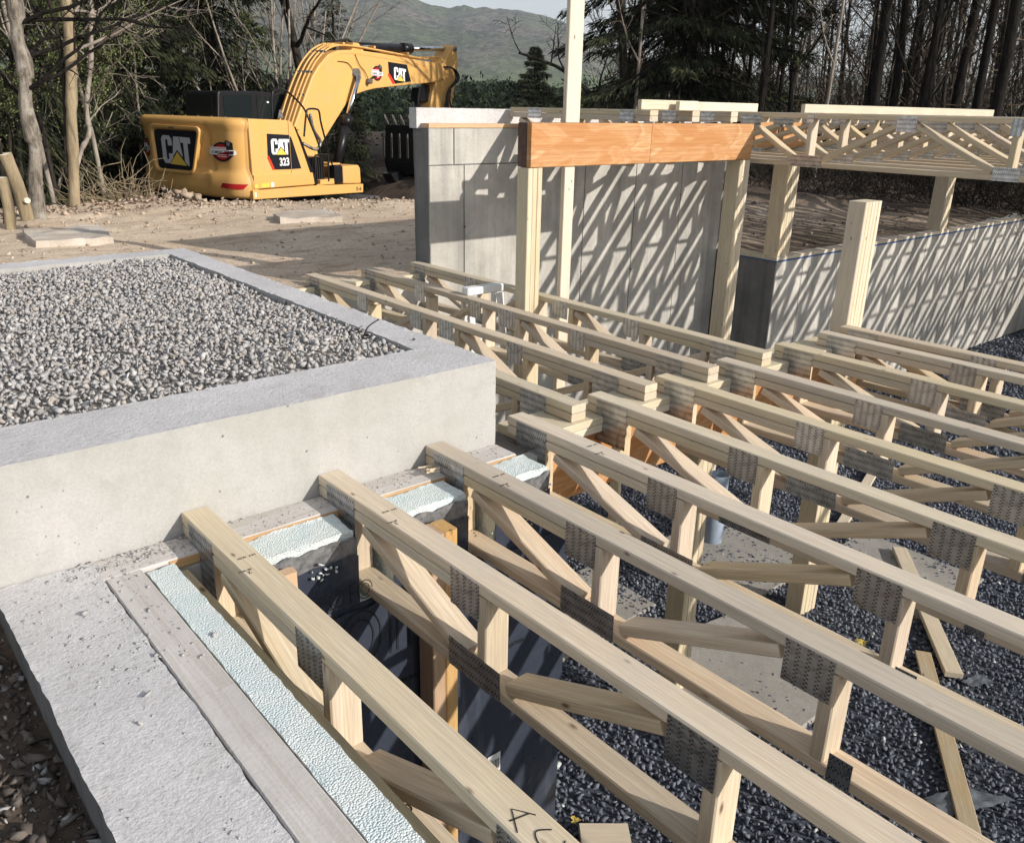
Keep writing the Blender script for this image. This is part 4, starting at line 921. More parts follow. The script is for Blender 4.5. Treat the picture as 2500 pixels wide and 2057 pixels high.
def badge(mapf,parent):
    """round contractor badge: black ring, red disc, bucket, white name bars"""
    circ=lambda r,cx=0,cz=0:[(cx+r*math.cos(2*math.pi*i/28),cz+r*math.sin(2*math.pi*i/28)) for i in range(28)]
    flatpoly('badge_ring',circ(1.0,0,0),mapf,'decal_black',parent)
    flatpoly('badge_disc',circ(0.80),lambda a,b,d:mapf(a,b,d+.8),'decal_crimson',parent)
    flatpoly('badge_bucket',[(0.35,1.15),(0.55,1.22),(1.0,0.95),(1.0,0.25),(0.45,0.2),(0.35,0.7)],lambda a,b,d:mapf(a,b,d+1.6),'black',parent)
    flatpoly('badge_bucket_face',[(0.45,1.08),(0.58,1.12),(0.82,0.92),(0.75,0.62),(0.52,0.66)],lambda a,b,d:mapf(a,b,d+2.4),'steel',parent)
    flatpoly('badge_bar',[(-1.15,0.48),(0.45,0.48),(0.45,0.16),(-1.15,0.16)],lambda a,b,d:mapf(a,b,d+2.4),'decal_white',parent)
    flatpoly('badge_bar',rrect([(-1.22,0.20),(1.20,0.20),(1.20,-0.30),(-1.22,-0.30)],0.15),lambda a,b,d:mapf(a,b,d+3.2),'decal_white',parent)
    def word(s,x0,x1,z0,z1,mt,lift,bold=0.0):
        me=fit(textmesh(s,1.0,M[mt],0.0,bold),x0,x1,z0,z1)
        for v in me.vertices: v.co=mapf(v.co.x,v.co.y,lift)
        put('lettering',me,parent,EX)
    word('EXCAVATION',-1.08,0.40,0.25,0.43,'decal_crimson',3.9,0.02); word('DOMINIC CAREY',-1.10,1.08,-0.22,0.13,'decal_black',4.9,0.02); word('RBQ 8888888888',-0.45,0.45,-0.55,-0.40,'decal_white',1.9,0.02)
# rear badge follows the flat part of the counterweight between lateral .1 and .8
def cwx(y,z):
    ins=0.085; R=0.42
    if y<R: a=math.acos(max(-1,min(1,(R-y)/(R-ins)))) ; return R-(R-ins)*math.sin(a)
    return ins-0.05*math.sin(math.pi*min(1,max(0,(y-R)/1.82)))
badge(lambda a,b,d:(cwx(0.50-0.235*a,0)-0.030-0.0012*d,0.50-0.235*a,0.80+0.165*b), cwo)
badge(lambda a,b,d:(cwx(0.50,0)-0.004-0.0012*d,2.56-0.06*a,0.80+0.165*b), cwo)
def cwlow(y): 
    R=0.42
    if y<R: a=math.acos(max(-1,min(1,(R-y)/R))); return R-R*math.sin(a)
    return 0.0
def reflector(pts):
    V=[];n_=10;F=[]
    for k in range(n_+1):
        t=k/n_; y0=pts[0][0]+(pts[1][0]-pts[0][0])*t; y1=pts[3][0]+(pts[2][0]-pts[3][0])*t
        V+=[(cwlow(y0)-0.012,y0,pts[0][1]+(pts[1][1]-pts[0][1])*t),(cwlow(y1)-0.012,y1,pts[3][1]+(pts[2][1]-pts[3][1])*t)]
    for k in range(n_): F.append([2*k,2*k+1,2*k+3,2*k+2])
    put('rear_reflector',fixn(mesh('rear_reflector',V,F,M['reflector'])),cwo,EX)
reflector([(0.50,0.275),(0.06,0.262),(0.12,0.175),(0.56,0.190)])
rear('dimple',[(1.60,1.185),(1.75,1.187),(1.75,1.165),(1.60,1.163)],-0.045,-0.03,'steel')
# side covers
sc_=exprism('side_cover',[(0.262,0.165),(1.215,0.16),(1.215,1.338),(0.262,1.366)],0.015,0.45,'yellow',bev=0.02,seg=2)
sc2=exprism('side_cover',[(1.227,0.16),(1.80,0.15),(1.755,0.40),(1.37,1.22),(1.29,1.315),(1.227,1.338)],0.018,0.45,'yellow',bev=0.02,seg=2)
exprism('cover_step',[(0.262,0.42),(1.215,0.41),(1.75,0.39),(1.79,0.17),(0.262,0.18)],-0.012,0.03,'yellow',bev=0.01,seg=2)
exprism('hood',[(0.25,0.2),(1.30,0.2),(1.25,1.335),(0.25,1.362)],0.46,2.88,'yellow',bev=0.03,seg=2)
exprism('body_floor',[(0.215,0.0),(3.20,-0.08),(3.215,0.09),(1.81,0.145),(0.215,0.158)],-0.01,2.90,'yellow',bev=0.012,seg=2)
exprism('black_pillar',[(1.805,0.15),(1.90,0.15),(1.50,1.02),(1.42,1.13),(1.385,1.22)],0.0,0.42,'black',bev=0.01)
dp=exprism('side_decal',[(0.669,1.112),(1.208,1.081),(1.208,0.478),(0.775,0.490),(0.650,0.735)],0.006,0.015,'decal_black')
exprism('side_decal',[(1.236,1.06),(1.270,1.02),(1.470,0.48),(1.236,0.478)],0.008,0.018,'decal_black')
exprism('red_stripe',[(0.650,0.735),(0.640,0.70),(0.745,0.489),(0.795,0.487),(0.668,0.735)],0.003,0.006,'decal_red')
logo(lambda a,b,d:(0.745+0.45*a,0.0055-0.0015*d,0.752+0.27*b), dp)
me=fit(textmesh('323',1.0,M['decal_white'],0.0,0.035),0.925,1.165,0.545,0.690)
for v in me.vertices: v.co=(v.co.x,0.003,v.co.y)
put('lettering',me,dp,EX)
exbox('door_latch',0.99,1.135,0.006,0.03,0.17,0.31,'black',0.006)
exbox('latch_handle',1.05,1.09,0.0,0.006,0.19,0.29,'rubber')
exbox('warning_sticker',0.42,0.62,-0.0135,-0.0125,0.20,0.265,'decal_yellow'); exbox('warning_sticker',0.66,0.73,-0.0135,-0.0125,0.19,0.27,'decal_white'); exbox('warning_sticker',0.255,0.34,-0.0135,-0.0125,0.20,0.26,'decal_yellow')
exbox('warning_sticker',0.25,0.29,-0.0115,-0.0105,0.04,0.12,'decal_white')
me=fit(textmesh('E-6',1.0,M['ink'],0.0,0.02),2.99,3.14,-0.035,0.045)
for v in me.vertices: v.co=(v.co.x,-0.013,v.co.y)
put('lettering',me,ex,EX)
tb=exprism('tool_box',[(2.62,0.125),(3.165,0.10),(3.155,0.40),(3.10,0.472),(2.62,0.465)],0.0,0.75,'yellow',bev=0.03,seg=3)
exbox('mirror_box',2.40,2.635,-0.01,0.20,0.13,0.50,'black',0.04); exbox('step_block',1.98,2.38,0.02,0.5,0.145,0.24,'yellow',0.01)
exbox('radiator_guard',1.84,2.22,0.12,0.6,0.15,0.66,'black',0.01)
for k in range(6): exbox('guard_rib',1.85+k*.062,1.875+k*.062,0.10,0.125,0.16,0.64,'rubber')
exbox('step_tread',1.85,2.35,-0.005,0.5,0.145,0.165,'yellow'); exbox('step_tread',2.25,2.60,0.05,0.55,0.50,0.53,'yellow')
exbox('swing_deck',1.3,3.05,0.5,2.1,0.1,0.42,'black',0.02)
extube('handrail',[(1.01,.2,1.33),(1.04,.2,1.74),(1.12,.2,1.84),(1.29,.2,1.853),(1.48,.2,1.80),(1.81,.2,1.566),(1.92,.15,1.3),(2.098,.1,.816),(2.09,.1,.50)],0.018,'black')
extube('handrail',[(1.638,.05,1.044),(1.73,.05,1.44),(1.80,.05,1.53),(2.03,.05,1.528),(2.09,.05,1.46),(2.13,.05,1.24),(2.369,.05,.50)],0.018,'black')
extube('handrail',[(1.826,.02,.15),(1.87,.02,.64),(1.91,.02,.70),(2.18,.02,.70),(2.23,.02,.64),(2.21,.02,.2)],0.018,'black')
extube('mirror_arm',[(1.15,.2,1.38),(1.18,.15,1.50)],0.012,'black'); exprism('side_mirror',[(1.08,1.37),(1.14,1.52),(1.20,1.50),(1.22,1.36)],0.12,0.15,'steel',bev=0.01)
# top of hood: low rail strips
for a,b in ((0.35,1.1),): 
    exbox('hood_rail',0.30,0.34,0.5,2.0,1.362,1.375,'yellow')
for k in range(5): exbox('hood_bolt',0.27,0.29,0.6+k*.35,0.63+k*.35,1.37,1.39,'steel')
# cab on the left side
cab=exprism('cab',[(1.05,0.3),(1.04,1.36),(1.09,1.79),(1.14,1.825),(2.0,1.835),(3.15,1.79),(3.28,1.70),(3.05,1.325),(3.0,0.3)],1.66,2.58,'black',bev=0.03,seg=2)
exprism('cab_window',[(1.20,1.30),(1.20,1.74),(1.92,1.76),(1.92,1.30)],1.650,1.658,'glass',parent=cab)
exprism('cab_window',[(2.04,1.28),(2.04,1.755),(3.10,1.70),(2.95,1.28)],1.650,1.658,'glass',parent=cab)
exprism('cab_window',[(1.78,1.34),(2.50,1.34),(2.50,1.74),(1.78,1.74)],1.035,1.042,'glass','X',parent=cab)
exbox('cab_label',2.30,2.35,1.64,1.649,1.62,1.65,'decal_white',parent=cab)
# boom
BL0,BL1=1.02,1.58
boom_pts=[(2.55,0.85),(2.391,1.197),(2.976,2.124),(3.20,2.36),(3.50,2.58),(3.80,2.675),(4.38,2.716),(5.212,2.691),(7.163,2.594),(7.68,2.60),(7.80,2.45),(7.80,2.28),(7.154,2.153),(5.547,2.017),(4.95,1.96),(4.636,1.908),(4.35,1.84),(4.183,1.773),(4.02,1.66),(3.902,1.561),(2.85,0.56),(2.62,0.45)]
boom=exprism('boom',boom_pts,BL0,BL1,'yellow',bev=0.022,seg=2)
extube('weld_seam',[(3.30,BL0-.002,2.30),(3.52,BL0-.002,2.48),(3.9,BL0-.002,2.62),(4.5,BL0-.002,2.63),(5.6,BL0-.002,2.585),(7.1,BL0-.002,2.50)],0.006,'yellow',6,parent=boom)
bd=exprism('boom_decal',[(5.423,2.532),(6.104,2.50),(6.248,2.148),(5.64,2.08),(5.445,2.29)],BL0-.008,BL0-.001,'decal_black',parent=boom)
exprism('red_stripe',[(5.428,2.30),(5.445,2.30),(5.66,2.08),(5.575,2.075),(5.41,2.25)],BL0-.010,BL0-.002,'decal_red',parent=boom)
logo(lambda a,b,d:(5.62+0.44*a,BL0-.0085-.0015*d,2.165+0.27*b-0.02*a), bd)
badge(lambda a,b,d:(5.03+0.165*a,BL0-.003-.001*d,2.275+0.155*b), boom)
extube('boom_pin',[(4.30,BL0-.07,2.25),(4.30,BL1+.07,2.25)],0.10,'steel',16,False,boom)
extube('boom_pin',[(7.745,BL0-.03,2.39),(7.745,BL1+.03,2.39)],0.055,'yellow',14,False,boom)
exprism('pin_plate',rrect([(7.28,2.53),(7.64,2.53),(7.66,2.24),(7.30,2.25)],.04),BL0-.012,BL0-.001,'yellow',bev=.003,parent=boom)
# boom work lamp and wiring
extube('work_lamp',[(4.68,BL0-.02,2.10),(4.68,BL0-.12,2.10)],0.055,'steel',12,False,boom)
extube('lamp_cable',[(4.30,BL0-.02,2.62),(4.42,BL0-.03,2.42),(4.58,BL0-.03,2.3),(4.66,BL0-.05,2.15)],0.008,'rubber',5,parent=boom)
extube('lamp_bracket',[(4.70,BL0-.06,2.12),(4.86,BL0-.05,2.20),(4.95,BL0-.04,2.20)],0.022,'rubber',6,parent=boom)
extube('lamp_cable',[(3.75,BL0-.01,2.46),(4.05,BL0-.02,2.44),(4.22,BL0-.03,2.30)],0.008,'rubber',5,parent=boom)
# boom cylinders (both sides)
for yy in (BL0-.12, BL1+.12):
    bc=extube('boom_cylinder',[(3.44,yy,0.40),(3.80,yy,1.25)],0.095,'black',16,False)
    extube('cylinder_gland',[(3.775,yy,1.19),(3.86,yy,1.39)],0.112,'black',16,False,bc)
    extube('cylinder_rod',[(3.82,yy,1.30),(4.27,yy,2.19)],0.055,'chrome',16,False,bc)
# stick cylinder on top
acx=(BL0+BL1)/2
ac=extube('stick_cylinder',[(4.45,acx,2.78),(6.35,acx,2.865)],0.10,'black',18,False)
extube('cylinder_gland',[(6.28,acx,2.862),(6.62,acx,2.877)],0.118,'black',18,False,ac); extube('cylinder_rod',[(6.5,acx,2.872),(8.02,acx,2.95)],0.052,'chrome',14,False,ac)
exprism('cylinder_bracket',[(4.30,2.68),(4.38,2.86),(4.55,2.86),(4.75,2.68)],acx-.2,acx+.2,'yellow',bev=.01,parent=boom)
# stick
stick=exprism('stick',[(7.66,2.62),(7.86,2.80),(8.05,3.02),(8.14,3.055),(8.22,3.02),(8.27,2.80),(8.31,2.64),(8.22,2.30),(8.04,1.76),(7.80,0.9),(7.70,0.10),(7.42,0.08),(7.30,0.9),(7.05,1.49),(7.20,1.95),(7.34,2.20),(7.55,2.24)],BL0+.06,BL1-.06,'yellow',bev=.02,seg=2)
extube('stick_pin',[(8.12,BL0,2.95),(8.12,BL1,2.95)],0.05,'steel',12,False,stick); extube('stick_pin',[(7.97,BL0,1.86),(7.97,BL1,1.86)],0.04,'yellow',12,False,stick)
bkc=extube('bucket_cylinder',[(6.95,acx,1.90),(6.62,acx,1.0)],0.085,'black',14,False); extube('cylinder_rod',[(6.65,acx,1.08),(6.25,acx,0.1)],0.045,'chrome',12,False,bkc)
exprism('cylinder_bracket',[(6.72,1.72),(6.80,2.02),(7.2,2.1),(7.25,1.7)],acx-.13,acx+.13,'black',bev=.02,parent=stick)
for k in range(3):
    dx=0.07*k
    extube('hydraulic_hose',[(7.55+dx*.4,BL0-.03-.03*k,2.52),(7.86+dx*.5,BL0-.07-.02*k,2.50-.02*k),(7.97+dx,BL0-.09,2.25),(7.66+dx*.3,BL0-.07,1.98),(7.52+dx*1.2,BL0-.05,1.55)],0.020,'rubber',7)
extube('hydraulic_hose',[(7.80,BL0-.05,2.0),(7.72,BL0-.08,1.72),(7.86,BL0-.08,1.53),(8.02,BL0-.03,1.50)],0.020,'rubber',7)
extube('hydraulic_hose',[(7.05,acx-.1,2.12),(6.72,acx-.2,2.02),(6.62,acx-.2,1.75),(6.64,acx-.2,1.5)],0.022,'rubber',7)
extube('hydraulic_hose',[(3.86,acx,2.66),(4.06,acx,2.84),(4.4,acx,2.92),(4.62,acx,2.84)],0.028,'rubber',7)
extube('hydraulic_hose',[(3.95,acx+.1,2.66),(4.2,acx+.1,2.88),(4.5,acx+.1,2.87)],0.024,'rubber',7)
# pipes over the back of the boom
for k,yy in enumerate((1.06,1.16,1.27,1.40)):
    off=0.05+0.012*k
    extube('boom_pipe',[(2.20,yy,0.95),(2.36,yy,1.25),(2.66+.0,yy,1.72+off),(2.95,yy,2.15+off),(3.20,yy,2.42+off),(3.50,yy,2.62+off),(3.85,yy,2.72+off),(4.4,yy,2.755+off*.6),(5.2,yy,2.73+off*.4),(6.5,yy,2.665+off*.3),(6.9,yy,2.65+off*.3),(7.05,yy,2.71),(7.4,yy,2.73),(7.62,yy,2.66)],0.020,'yellow',7,parent=boom)
for (x,z) in ((2.70,1.76),(2.97,2.20),(3.40,2.60),(4.0,2.79),(5.0,2.78),(6.2,2.72)):
    exbox('pipe_clamp',x-.03,x+.03,1.03,1.43,z,z+.05,'chrome' if x<3.5 else 'yellow',0.006,boom)
extube('swing_hose',[(2.15,.35,1.44),(2.22,.35,1.15),(2.45,.4,0.92),(2.3,.4,0.78),(2.05,.5,0.9)],0.030,'steel',8)
exprism('boom_foot',[(2.15,0.1),(2.2,1.0),(2.45,1.15),(2.9,0.7),(2.95,0.1)],0.90,1.70,'yellow',bev=.02)
# bucket seen beyond the wall edge
bk=exprism('bucket',[(5.92,1.19),(5.84,0.34),(5.94,0.10),(6.42,-0.10),(6.97,0.1),(7.14,0.6),(7.02,1.16),(6.92,1.16),(6.98,0.6),(6.82,0.2),(6.42,0.05),(6.10,0.2),(6.00,0.4),(6.04,1.19)],0.55,1.55,'black',bev=.01)
for k in range(5):
    y=0.58+k*.235; exprism('bucket_tooth',[(5.92,1.18),(5.89,1.30),(5.86,1.42),(5.91,1.41),(6.02,1.25),(6.04,1.18)],y,y+.075,'steel',bev=.012,parent=bk)
    exbox('bucket_rib',5.82,5.85,y+.01,y+.05,0.45,1.0,'steel',parent=bk)
exprism('linkage',[(5.6,0.1),(5.75,-.1),(7.4,0.05),(7.6,0.3),(7.3,0.35)],acx-.16,acx+.16,'black',bev=.02)
# tracks
for yy in (0.0,2.05):
    tp=rrect([(-0.15,-0.95),(3.75,-0.95),(3.95,-0.62),(3.75,-0.22),(-0.15,-0.22),(-0.35,-0.62)],0.25,5)
    tk=exprism('track',tp,yy,yy+.6,'black',bev=.01)
    for k in range(22): exbox('track_shoe',-0.2+k*.18,-0.07+k*.18,yy-.01,yy+.61,-0.225,-0.19,'steel',parent=tk)
exbox('undercarriage',1.0,2.6,0.6,2.05,-0.75,-0.05,'black',0.03)
# spoil beside the machine: broken earth in the pit
n=900; X=RNG.uniform(8.2,12.5,n); Y_=RNG.uniform(12.4,15.5,n); s=RNG.uniform(0.03,0.16,n)
P=np.column_stack([X,Y_,-2.35+0.85*np.exp(-((X-10.2)/1.2)**2-((Y_-13.6)/0.9)**2)+RNG.uniform(-.1,.1,n)]); rocks('broken_red_earth',P,s,M['litter'])
n=260; X=RNG.normal(5.2,.35,n); Y_=RNG.normal(15.0,.3,n); s=RNG.uniform(0.04,0.15,n)
P=np.column_stack([X,Y_,-2.1+0.5*np.exp(-((X-5.2)/.5)**2)+RNG.uniform(-.15,.15,n)]); rocks('grey_rubble',P,s,M['clod'],RNG.uniform(.1,.5,n))
# ------------------------------------------------------------------ trees
def vrand(s=1.0): return np.array([random.gauss(0,s),random.gauss(0,s),random.gauss(0,s)])
def grow(p, d, L, r, lev, segs, tips, maxlev, up=0.12, wig=0.16, kids=(3,5), ratio=0.62, nseg=5, spread=0.75, start=0.3, rmin=0.003):
    step=L/nseg; pts=[(p.copy(),r)]; dd=d/np.linalg.norm(d)
    for i in range(nseg):
        dd = dd+vrand(wig)*(0.5 if lev==0 else 1)+np.array([0,0,up]); dd/=np.linalg.norm(dd)
        q=p+dd*step; rr=max(rmin, r*(1-(i+1)/nseg*(0.62 if lev<maxlev else 0.8))); r0=max(rmin, r*(1-i/nseg*(0.62 if lev<maxlev else 0.8)))
        segs.append((*p,*q,r0,rr)); p=q; pts.append((p.copy(),rr))
    if lev>=maxlev: tips.append((p.copy(),dd.copy())); return
    n=random.randint(*kids)
    for k in range(n):
        t=start+(1-start)*(k+random.random())/n; i=min(nseg-1,int(t*nseg)); a,ra=pts[i]; b,rb=pts[i+1]; f=t*nseg-i; o=a+(b-a)*f
        ax=(b-a)/np.linalg.norm(b-a); side=vrand(); side-=ax*side.dot(ax); side/=np.linalg.norm(side)
        nd=ax*(1-spread*0.6)+side*spread; 
        grow(o, nd, L*ratio*random.uniform(0.6,1.1)*(1-0.35*t), max(rmin,(ra+(rb-ra)*f)*0.55), lev+1, segs, tips, maxlev, up, wig*1.2, kids, ratio, max(3,nseg-1), spread, 0.25, rmin)
def tube_mesh(name, segs, mat, rthick=0.02):
    s=np.array(segs); big=s[s[:,6]>=rthick]; small=s[s[:,6]<rthick]; VV=[];FF=[];off=0
    for part,n_ in ((big,8),(small,3)):
        if len(part): v,f=tubes(part,n_); VV.append(v); FF.append(f+off); off+=len(v)
    return fastmesh(name,np.concatenate(VV),np.concatenate(FF),mat,smooth=True)
def cards(name, P, size, mat, tone=None, aspect=0.6, flat_=None, parent=None):
    """small leaf-shaped two-triangle faces spread at points P"""
    n=len(P); a=RNG.normal(size=(n,3)); 
    if flat_ is not None: a=a*np.array(flat_)
    a/=np.linalg.norm(a,axis=1,keepdims=True); b=np.cross(a,RNG.normal(size=(n,3))); b/=np.linalg.norm(b,axis=1,keepdims=True)
    s=size if isinstance(size,np.ndarray) else np.full(n,size); s=s[:,None]
    V=np.stack([P-a*s*.5, P+b*s*aspect*.5, P+a*s*.5, P-b*s*aspect*.5],axis=1).reshape(-1,3)
    F=np.arange(n*4).reshape(n,4); tn=RNG.random(n) if tone is None else tone
    return fastmesh(name,V,F,mat,np.repeat(tn,4))
def conifer(H, R, seed, mat, dens=1.0, lowest=0.06, droop=0.25, card=0.16, ragged=0.3):
    dens*=1.9; card*=0.72
    """returns (trunk mesh, crown mesh): whorls of drooping boughs carrying needle sprays"""
    random.seed(seed); rg=np.random.default_rng(seed); segs=[]; P=[];A=[];Sz=[];T=[]
    nt_=10
    for i in range(nt_): segs.append((0,0,H*i/nt_,0,0,H*(i+1)/nt_,0.022*H*(1-i/nt_)+.01,0.022*H*(1-(i+1)/nt_)+.008))
    z=lowest*H
    while z<H*0.99:
        fr=(z/H); rad=R*(1-fr)**0.85+0.08
        for k in range(random.randint(4,7)):
            az=random.uniform(0,2*math.pi); L=rad*random.uniform(1-ragged,1.1); d=np.array([math.cos(az),math.sin(az),0.25-droop*(1-fr)]); p=np.array([0,0,z+random.uniform(-.1,.1)]); n_=max(3,int(L/0.22))
            dd=d.copy()
            for i in range(n_):
                dd=dd+np.array([random.gauss(0,.07),random.gauss(0,.07),-0.05*droop*4*(1-i/n_)+ (0.05 if i>n_*.6 else 0)]); dd/=np.linalg.norm(dd); q=p+dd*L/n_
                segs.append((*p,*q,0.012*(1-i/n_)*L+.004,0.012*(1-(i+1)/n_)*L+.003))
                m_=int(max(2,(5+9*(1-fr))*dens)); side=np.array([-dd[1],dd[0],0]); side/=max(1e-6,np.linalg.norm(side))
                wdt=0.42*L*(1-(i/n_)**1.3)*.55+0.09
                for _ in range(m_):
                    u=rg.uniform(-1,1); c=p+(q-p)*rg.random()+side*u*wdt+np.array([0,0,-abs(rg.normal())*0.10*(0.5+droop)]); P.append(c); a=side*u*1.0+dd*0.9+np.array([0,0,-0.35-abs(rg.normal())*.4]); A.append(a); Sz.append(card*rg.uniform(.6,1.5)); T.append(min(1,max(0,0.35+0.35*(i/n_)+0.2*rg.normal())))
                p=q
        z+=H*random.uniform(0.022,0.038)
    P=np.array(P);A=np.array(A);A/=np.linalg.norm(A,axis=1,keepdims=True); B=np.cross(A,rg.normal(size=A.shape)); B/=np.linalg.norm(B,axis=1,keepdims=True); s=np.array(Sz)[:,None]
    # a spray: long thin leaf shape with two side fingers
    V=np.stack([P, P+A*s*.5+B*s*.085, P+A*s*1.1, P+A*s*.5-B*s*.085],axis=1).reshape(-1,3)
    V2=np.stack([P+A*s*.2, P+A*s*.50+B*s*.30, P+A*s*.80+B*s*.48, P+A*s*.42+B*s*.14],axis=1).reshape(-1,3)
    VV=np.concatenate([V,V2]); T=np.array(T)
    crown=fastmesh('crown',VV,np.arange(len(VV)).reshape(-1,4),mat,np.concatenate([np.repeat(T,4)]*2))
    return tube_mesh('trunk',segs,M['bark_dark'],0.03), crown
def plant(name,label,cat,loc,meshes,group=None,scale=1.0,rz=None):
    t=thing(name,label,cat,loc,group,rz=random.uniform(0,6.28) if rz is None else rz)
    mt=WORLD[t.name] @ Matrix.Scale(scale,4)
    for nm,me in meshes: put(nm,me,t,mt)
    return t
# conifers: left dark wall, centre spruce, right hemlock
C1=conifer(12,3.3,1,M['needle'],1.15,0.03,0.45,0.22); C2=conifer(12,2.9,2,M['needle'],1.1,0.03,0.5,0.22); C3=conifer(9,2.6,3,M['needle_green'],1.0,0.03,0.35,0.2)
for k,(x,y,s,c,l) in enumerate(((1.2,17.0,1.0,C1,'dark spruce behind the grey trunk at far left'),(3.3,18.2,0.95,C2,'dark spruce between the tan trunk and the machine'),(5.6,20.0,1.1,C1,'dark drooping spruce behind the rear of the machine'),(8.2,20.3,0.95,C2,'dark spruce behind the fan of pale stems'),(10.6,19.0,0.45,C1,'low dark spruce under the boom'),(2.1,21.5,1.1,C3,'greener spruce farther back at left'),(6.9,24.0,1.2,C3,'tall green spruce behind the cab'),(-1.0,19.5,1.1,C2,'dark spruce at the left picture edge'),(12.3,21.0,0.22,C2,'small dark spruce right of the bucket'))):
    plant('spruce_tree',l,'spruce tree',(x,y,-2.6),(('trunk',c[0]),('crown',c[1])),'dark spruces at left',s)
C4=conifer(7.4,2.7,5,M['needle'],2.2,0.03,0.22,0.30,0.15)
plant('spruce_tree','lone pointed spruce in the valley just left of the tall stud','spruce tree',(39.7,44.9,-3.9),(('trunk',C4[0]),('crown',C4[1])),None,1.02)
for k,(x,y,s) in enumerate(((33,46,.55),(35.5,47,.6),(31,44,.5),(37.5,46.0,.55),(29.5,47,.6),(42.5,43.0,.6),(44,41,.55))):
    plant('spruce_tree',['low spruce in the valley clump right of the bucket','low spruce in the valley, left of the lone pointed one','low spruce nearest the stick of the machine','low spruce touching the lone pointed one','low spruce at the left end of the valley clump','low spruce right of the lone pointed one','low spruce behind the tall stud'][k],'spruce tree',(x,y,-3.5),(('trunk',C3[0]),('crown',C3[1])),'low spruces in the valley',s)
C5=conifer(11,4.4,9,M['needle'],1.25,0.10,0.30,0.26,0.35)
plant('hemlock_tree','large dark hemlock with wide drooping boughs right of the tall stud','hemlock tree',(16.6,13.5,-1.7),(('trunk',C5[0]),('crown',C5[1])))
# far woods as one mass
def woods():
    P=[];T=[];n=52000
    az=np.radians(RNG.uniform(36,66,n)); r=70+RNG.random(n)**0.7*260; top=r*(0.010+0.006*np.sin(az*23)+0.008*np.sin(az*61+r*.1)); z=-6+(top+6)*RNG.random(n)**0.6
    P=np.column_stack([r*np.cos(az),r*np.sin(az),z]); t=np.clip(0.25+0.35*np.sin(az*40+r*.13)+0.2*RNG.normal(size=n),0,1)
    me=cards('distant_woods',P,RNG.uniform(.5,1.4,n)*(r/120),M['needle_green'],t); put('distant_woods',me,kind='stuff')
    n=26000; az=np.radians(RNG.uniform(36,120,n)); r=90+RNG.random(n)*200; z=-6+(r*0.014+6)*RNG.random(n)
    P=np.column_stack([r*np.cos(az),r*np.sin(az),z]); me=cards('distant_woods',P,RNG.uniform(.4,1.1,n)*(r/130),M['needle_green'],RNG.random(n)*.9); put('distant_woods',me,kind='stuff')
woods()
# bare trees
def bare(seed,H,r,maxlev=3,mat='bark_mid',kids=(4,6),**kw):
    random.seed(seed); segs=[]; tips=[]; grow(np.array([0,0,0.0]),np.array([0.0,0,1]),H,r,0,segs,tips,maxlev,kids=kids,**kw); return segs,tips
def bare_meshes(seed,H,r,mat,buds=0,budsize=.05,**kw):
    segs,tips=bare(seed,H,r,**kw); out=[('trunk',tube_mesh('trunk',[s for s in segs if s[6]>=0.028] or segs[:3],M[mat],0.03)),('branches',tube_mesh('branches',[s for s in segs if s[6]<0.028],M[mat],0.015))]
    if buds:
        P=[]; 
        for s in segs:
            if s[6]<0.012:
                for _ in range(buds):
                    t=random.random(); P.append(np.array(s[0:3])*(1-t)+np.array(s[3:6])*t+vrand(.025))
        out.append(('leaves',cards('leaves',np.array(P),RNG.uniform(.5,1.2,len(P))*budsize,M['bud'],None,.8)))
    return out
# right woods: thick dark trunks named by azimuth (deg) and distance
thick=[bare_meshes(20+i,11,0.098,'bark_dark',maxlev=3,kids=(5,7),start=0.32,up=0.05,wig=.05,spread=.62,ratio=.42,nseg=10,rmin=.006) for i in range(3)]
tl=['dark trunk next to the right picture edge','forked dark trunk second from the right edge','dark trunk left of the forked one','thick leaning dark trunk above the long bright board','dark trunk over the right half of the long board','slim dark trunk beside it','stout dark trunk over the middle of the long board','stoutest dark trunk over the left half of the long board','slim dark trunk just left of the stoutest one','dark trunk over the gap between the bright boards','slim dark trunk right of the hemlock','dark trunk touching the hemlock boughs','dark trunk at right of the tall stud']
for k,(az,w,D) in enumerate(((21.6,1.2,19),(22.6,1.0,20),(23.9,1.1,21),(25.3,.75,22),(25.7,.85,20),(26.6,.6,21),(27.0,.95,20),(28.0,1.15,19.5),(28.5,.5,22),(32.7,.6,20),(33.6,.6,21),(34.6,.8,19),(43.0,.45,22))):
    a=math.radians(az); plant('bare_tree',tl[k],'bare tree',(D*math.cos(a),D*math.sin(a),-1.6),thick[k%3],'dark trunks of the right woods',w,rz=random.uniform(0,6.28))
thin=[bare_meshes(40+i,9.5,0.046,'bark_mid',maxlev=3,kids=(7,9),start=0.15,up=0.07,wig=.10,spread=.65,ratio=.38,nseg=9,rmin=.005) for i in range(4)]
thinp=[bare_meshes(60+i,9.0,0.045,'twig',maxlev=3,kids=(5,7),start=0.2,up=0.07,wig=.09,spread=.6,ratio=.34,nseg=9,rmin=.005) for i in range(2)]
random.seed(99)
def sector(a):
    return 'near the right picture edge' if a<22 else 'over the right half of the long bright board' if a<26 else 'over the left half of the long bright board' if a<30.5 else 'over the gap between the bright boards' if a<34 else 'behind the big hemlock' if a<39 else 'just right of the tall stud'
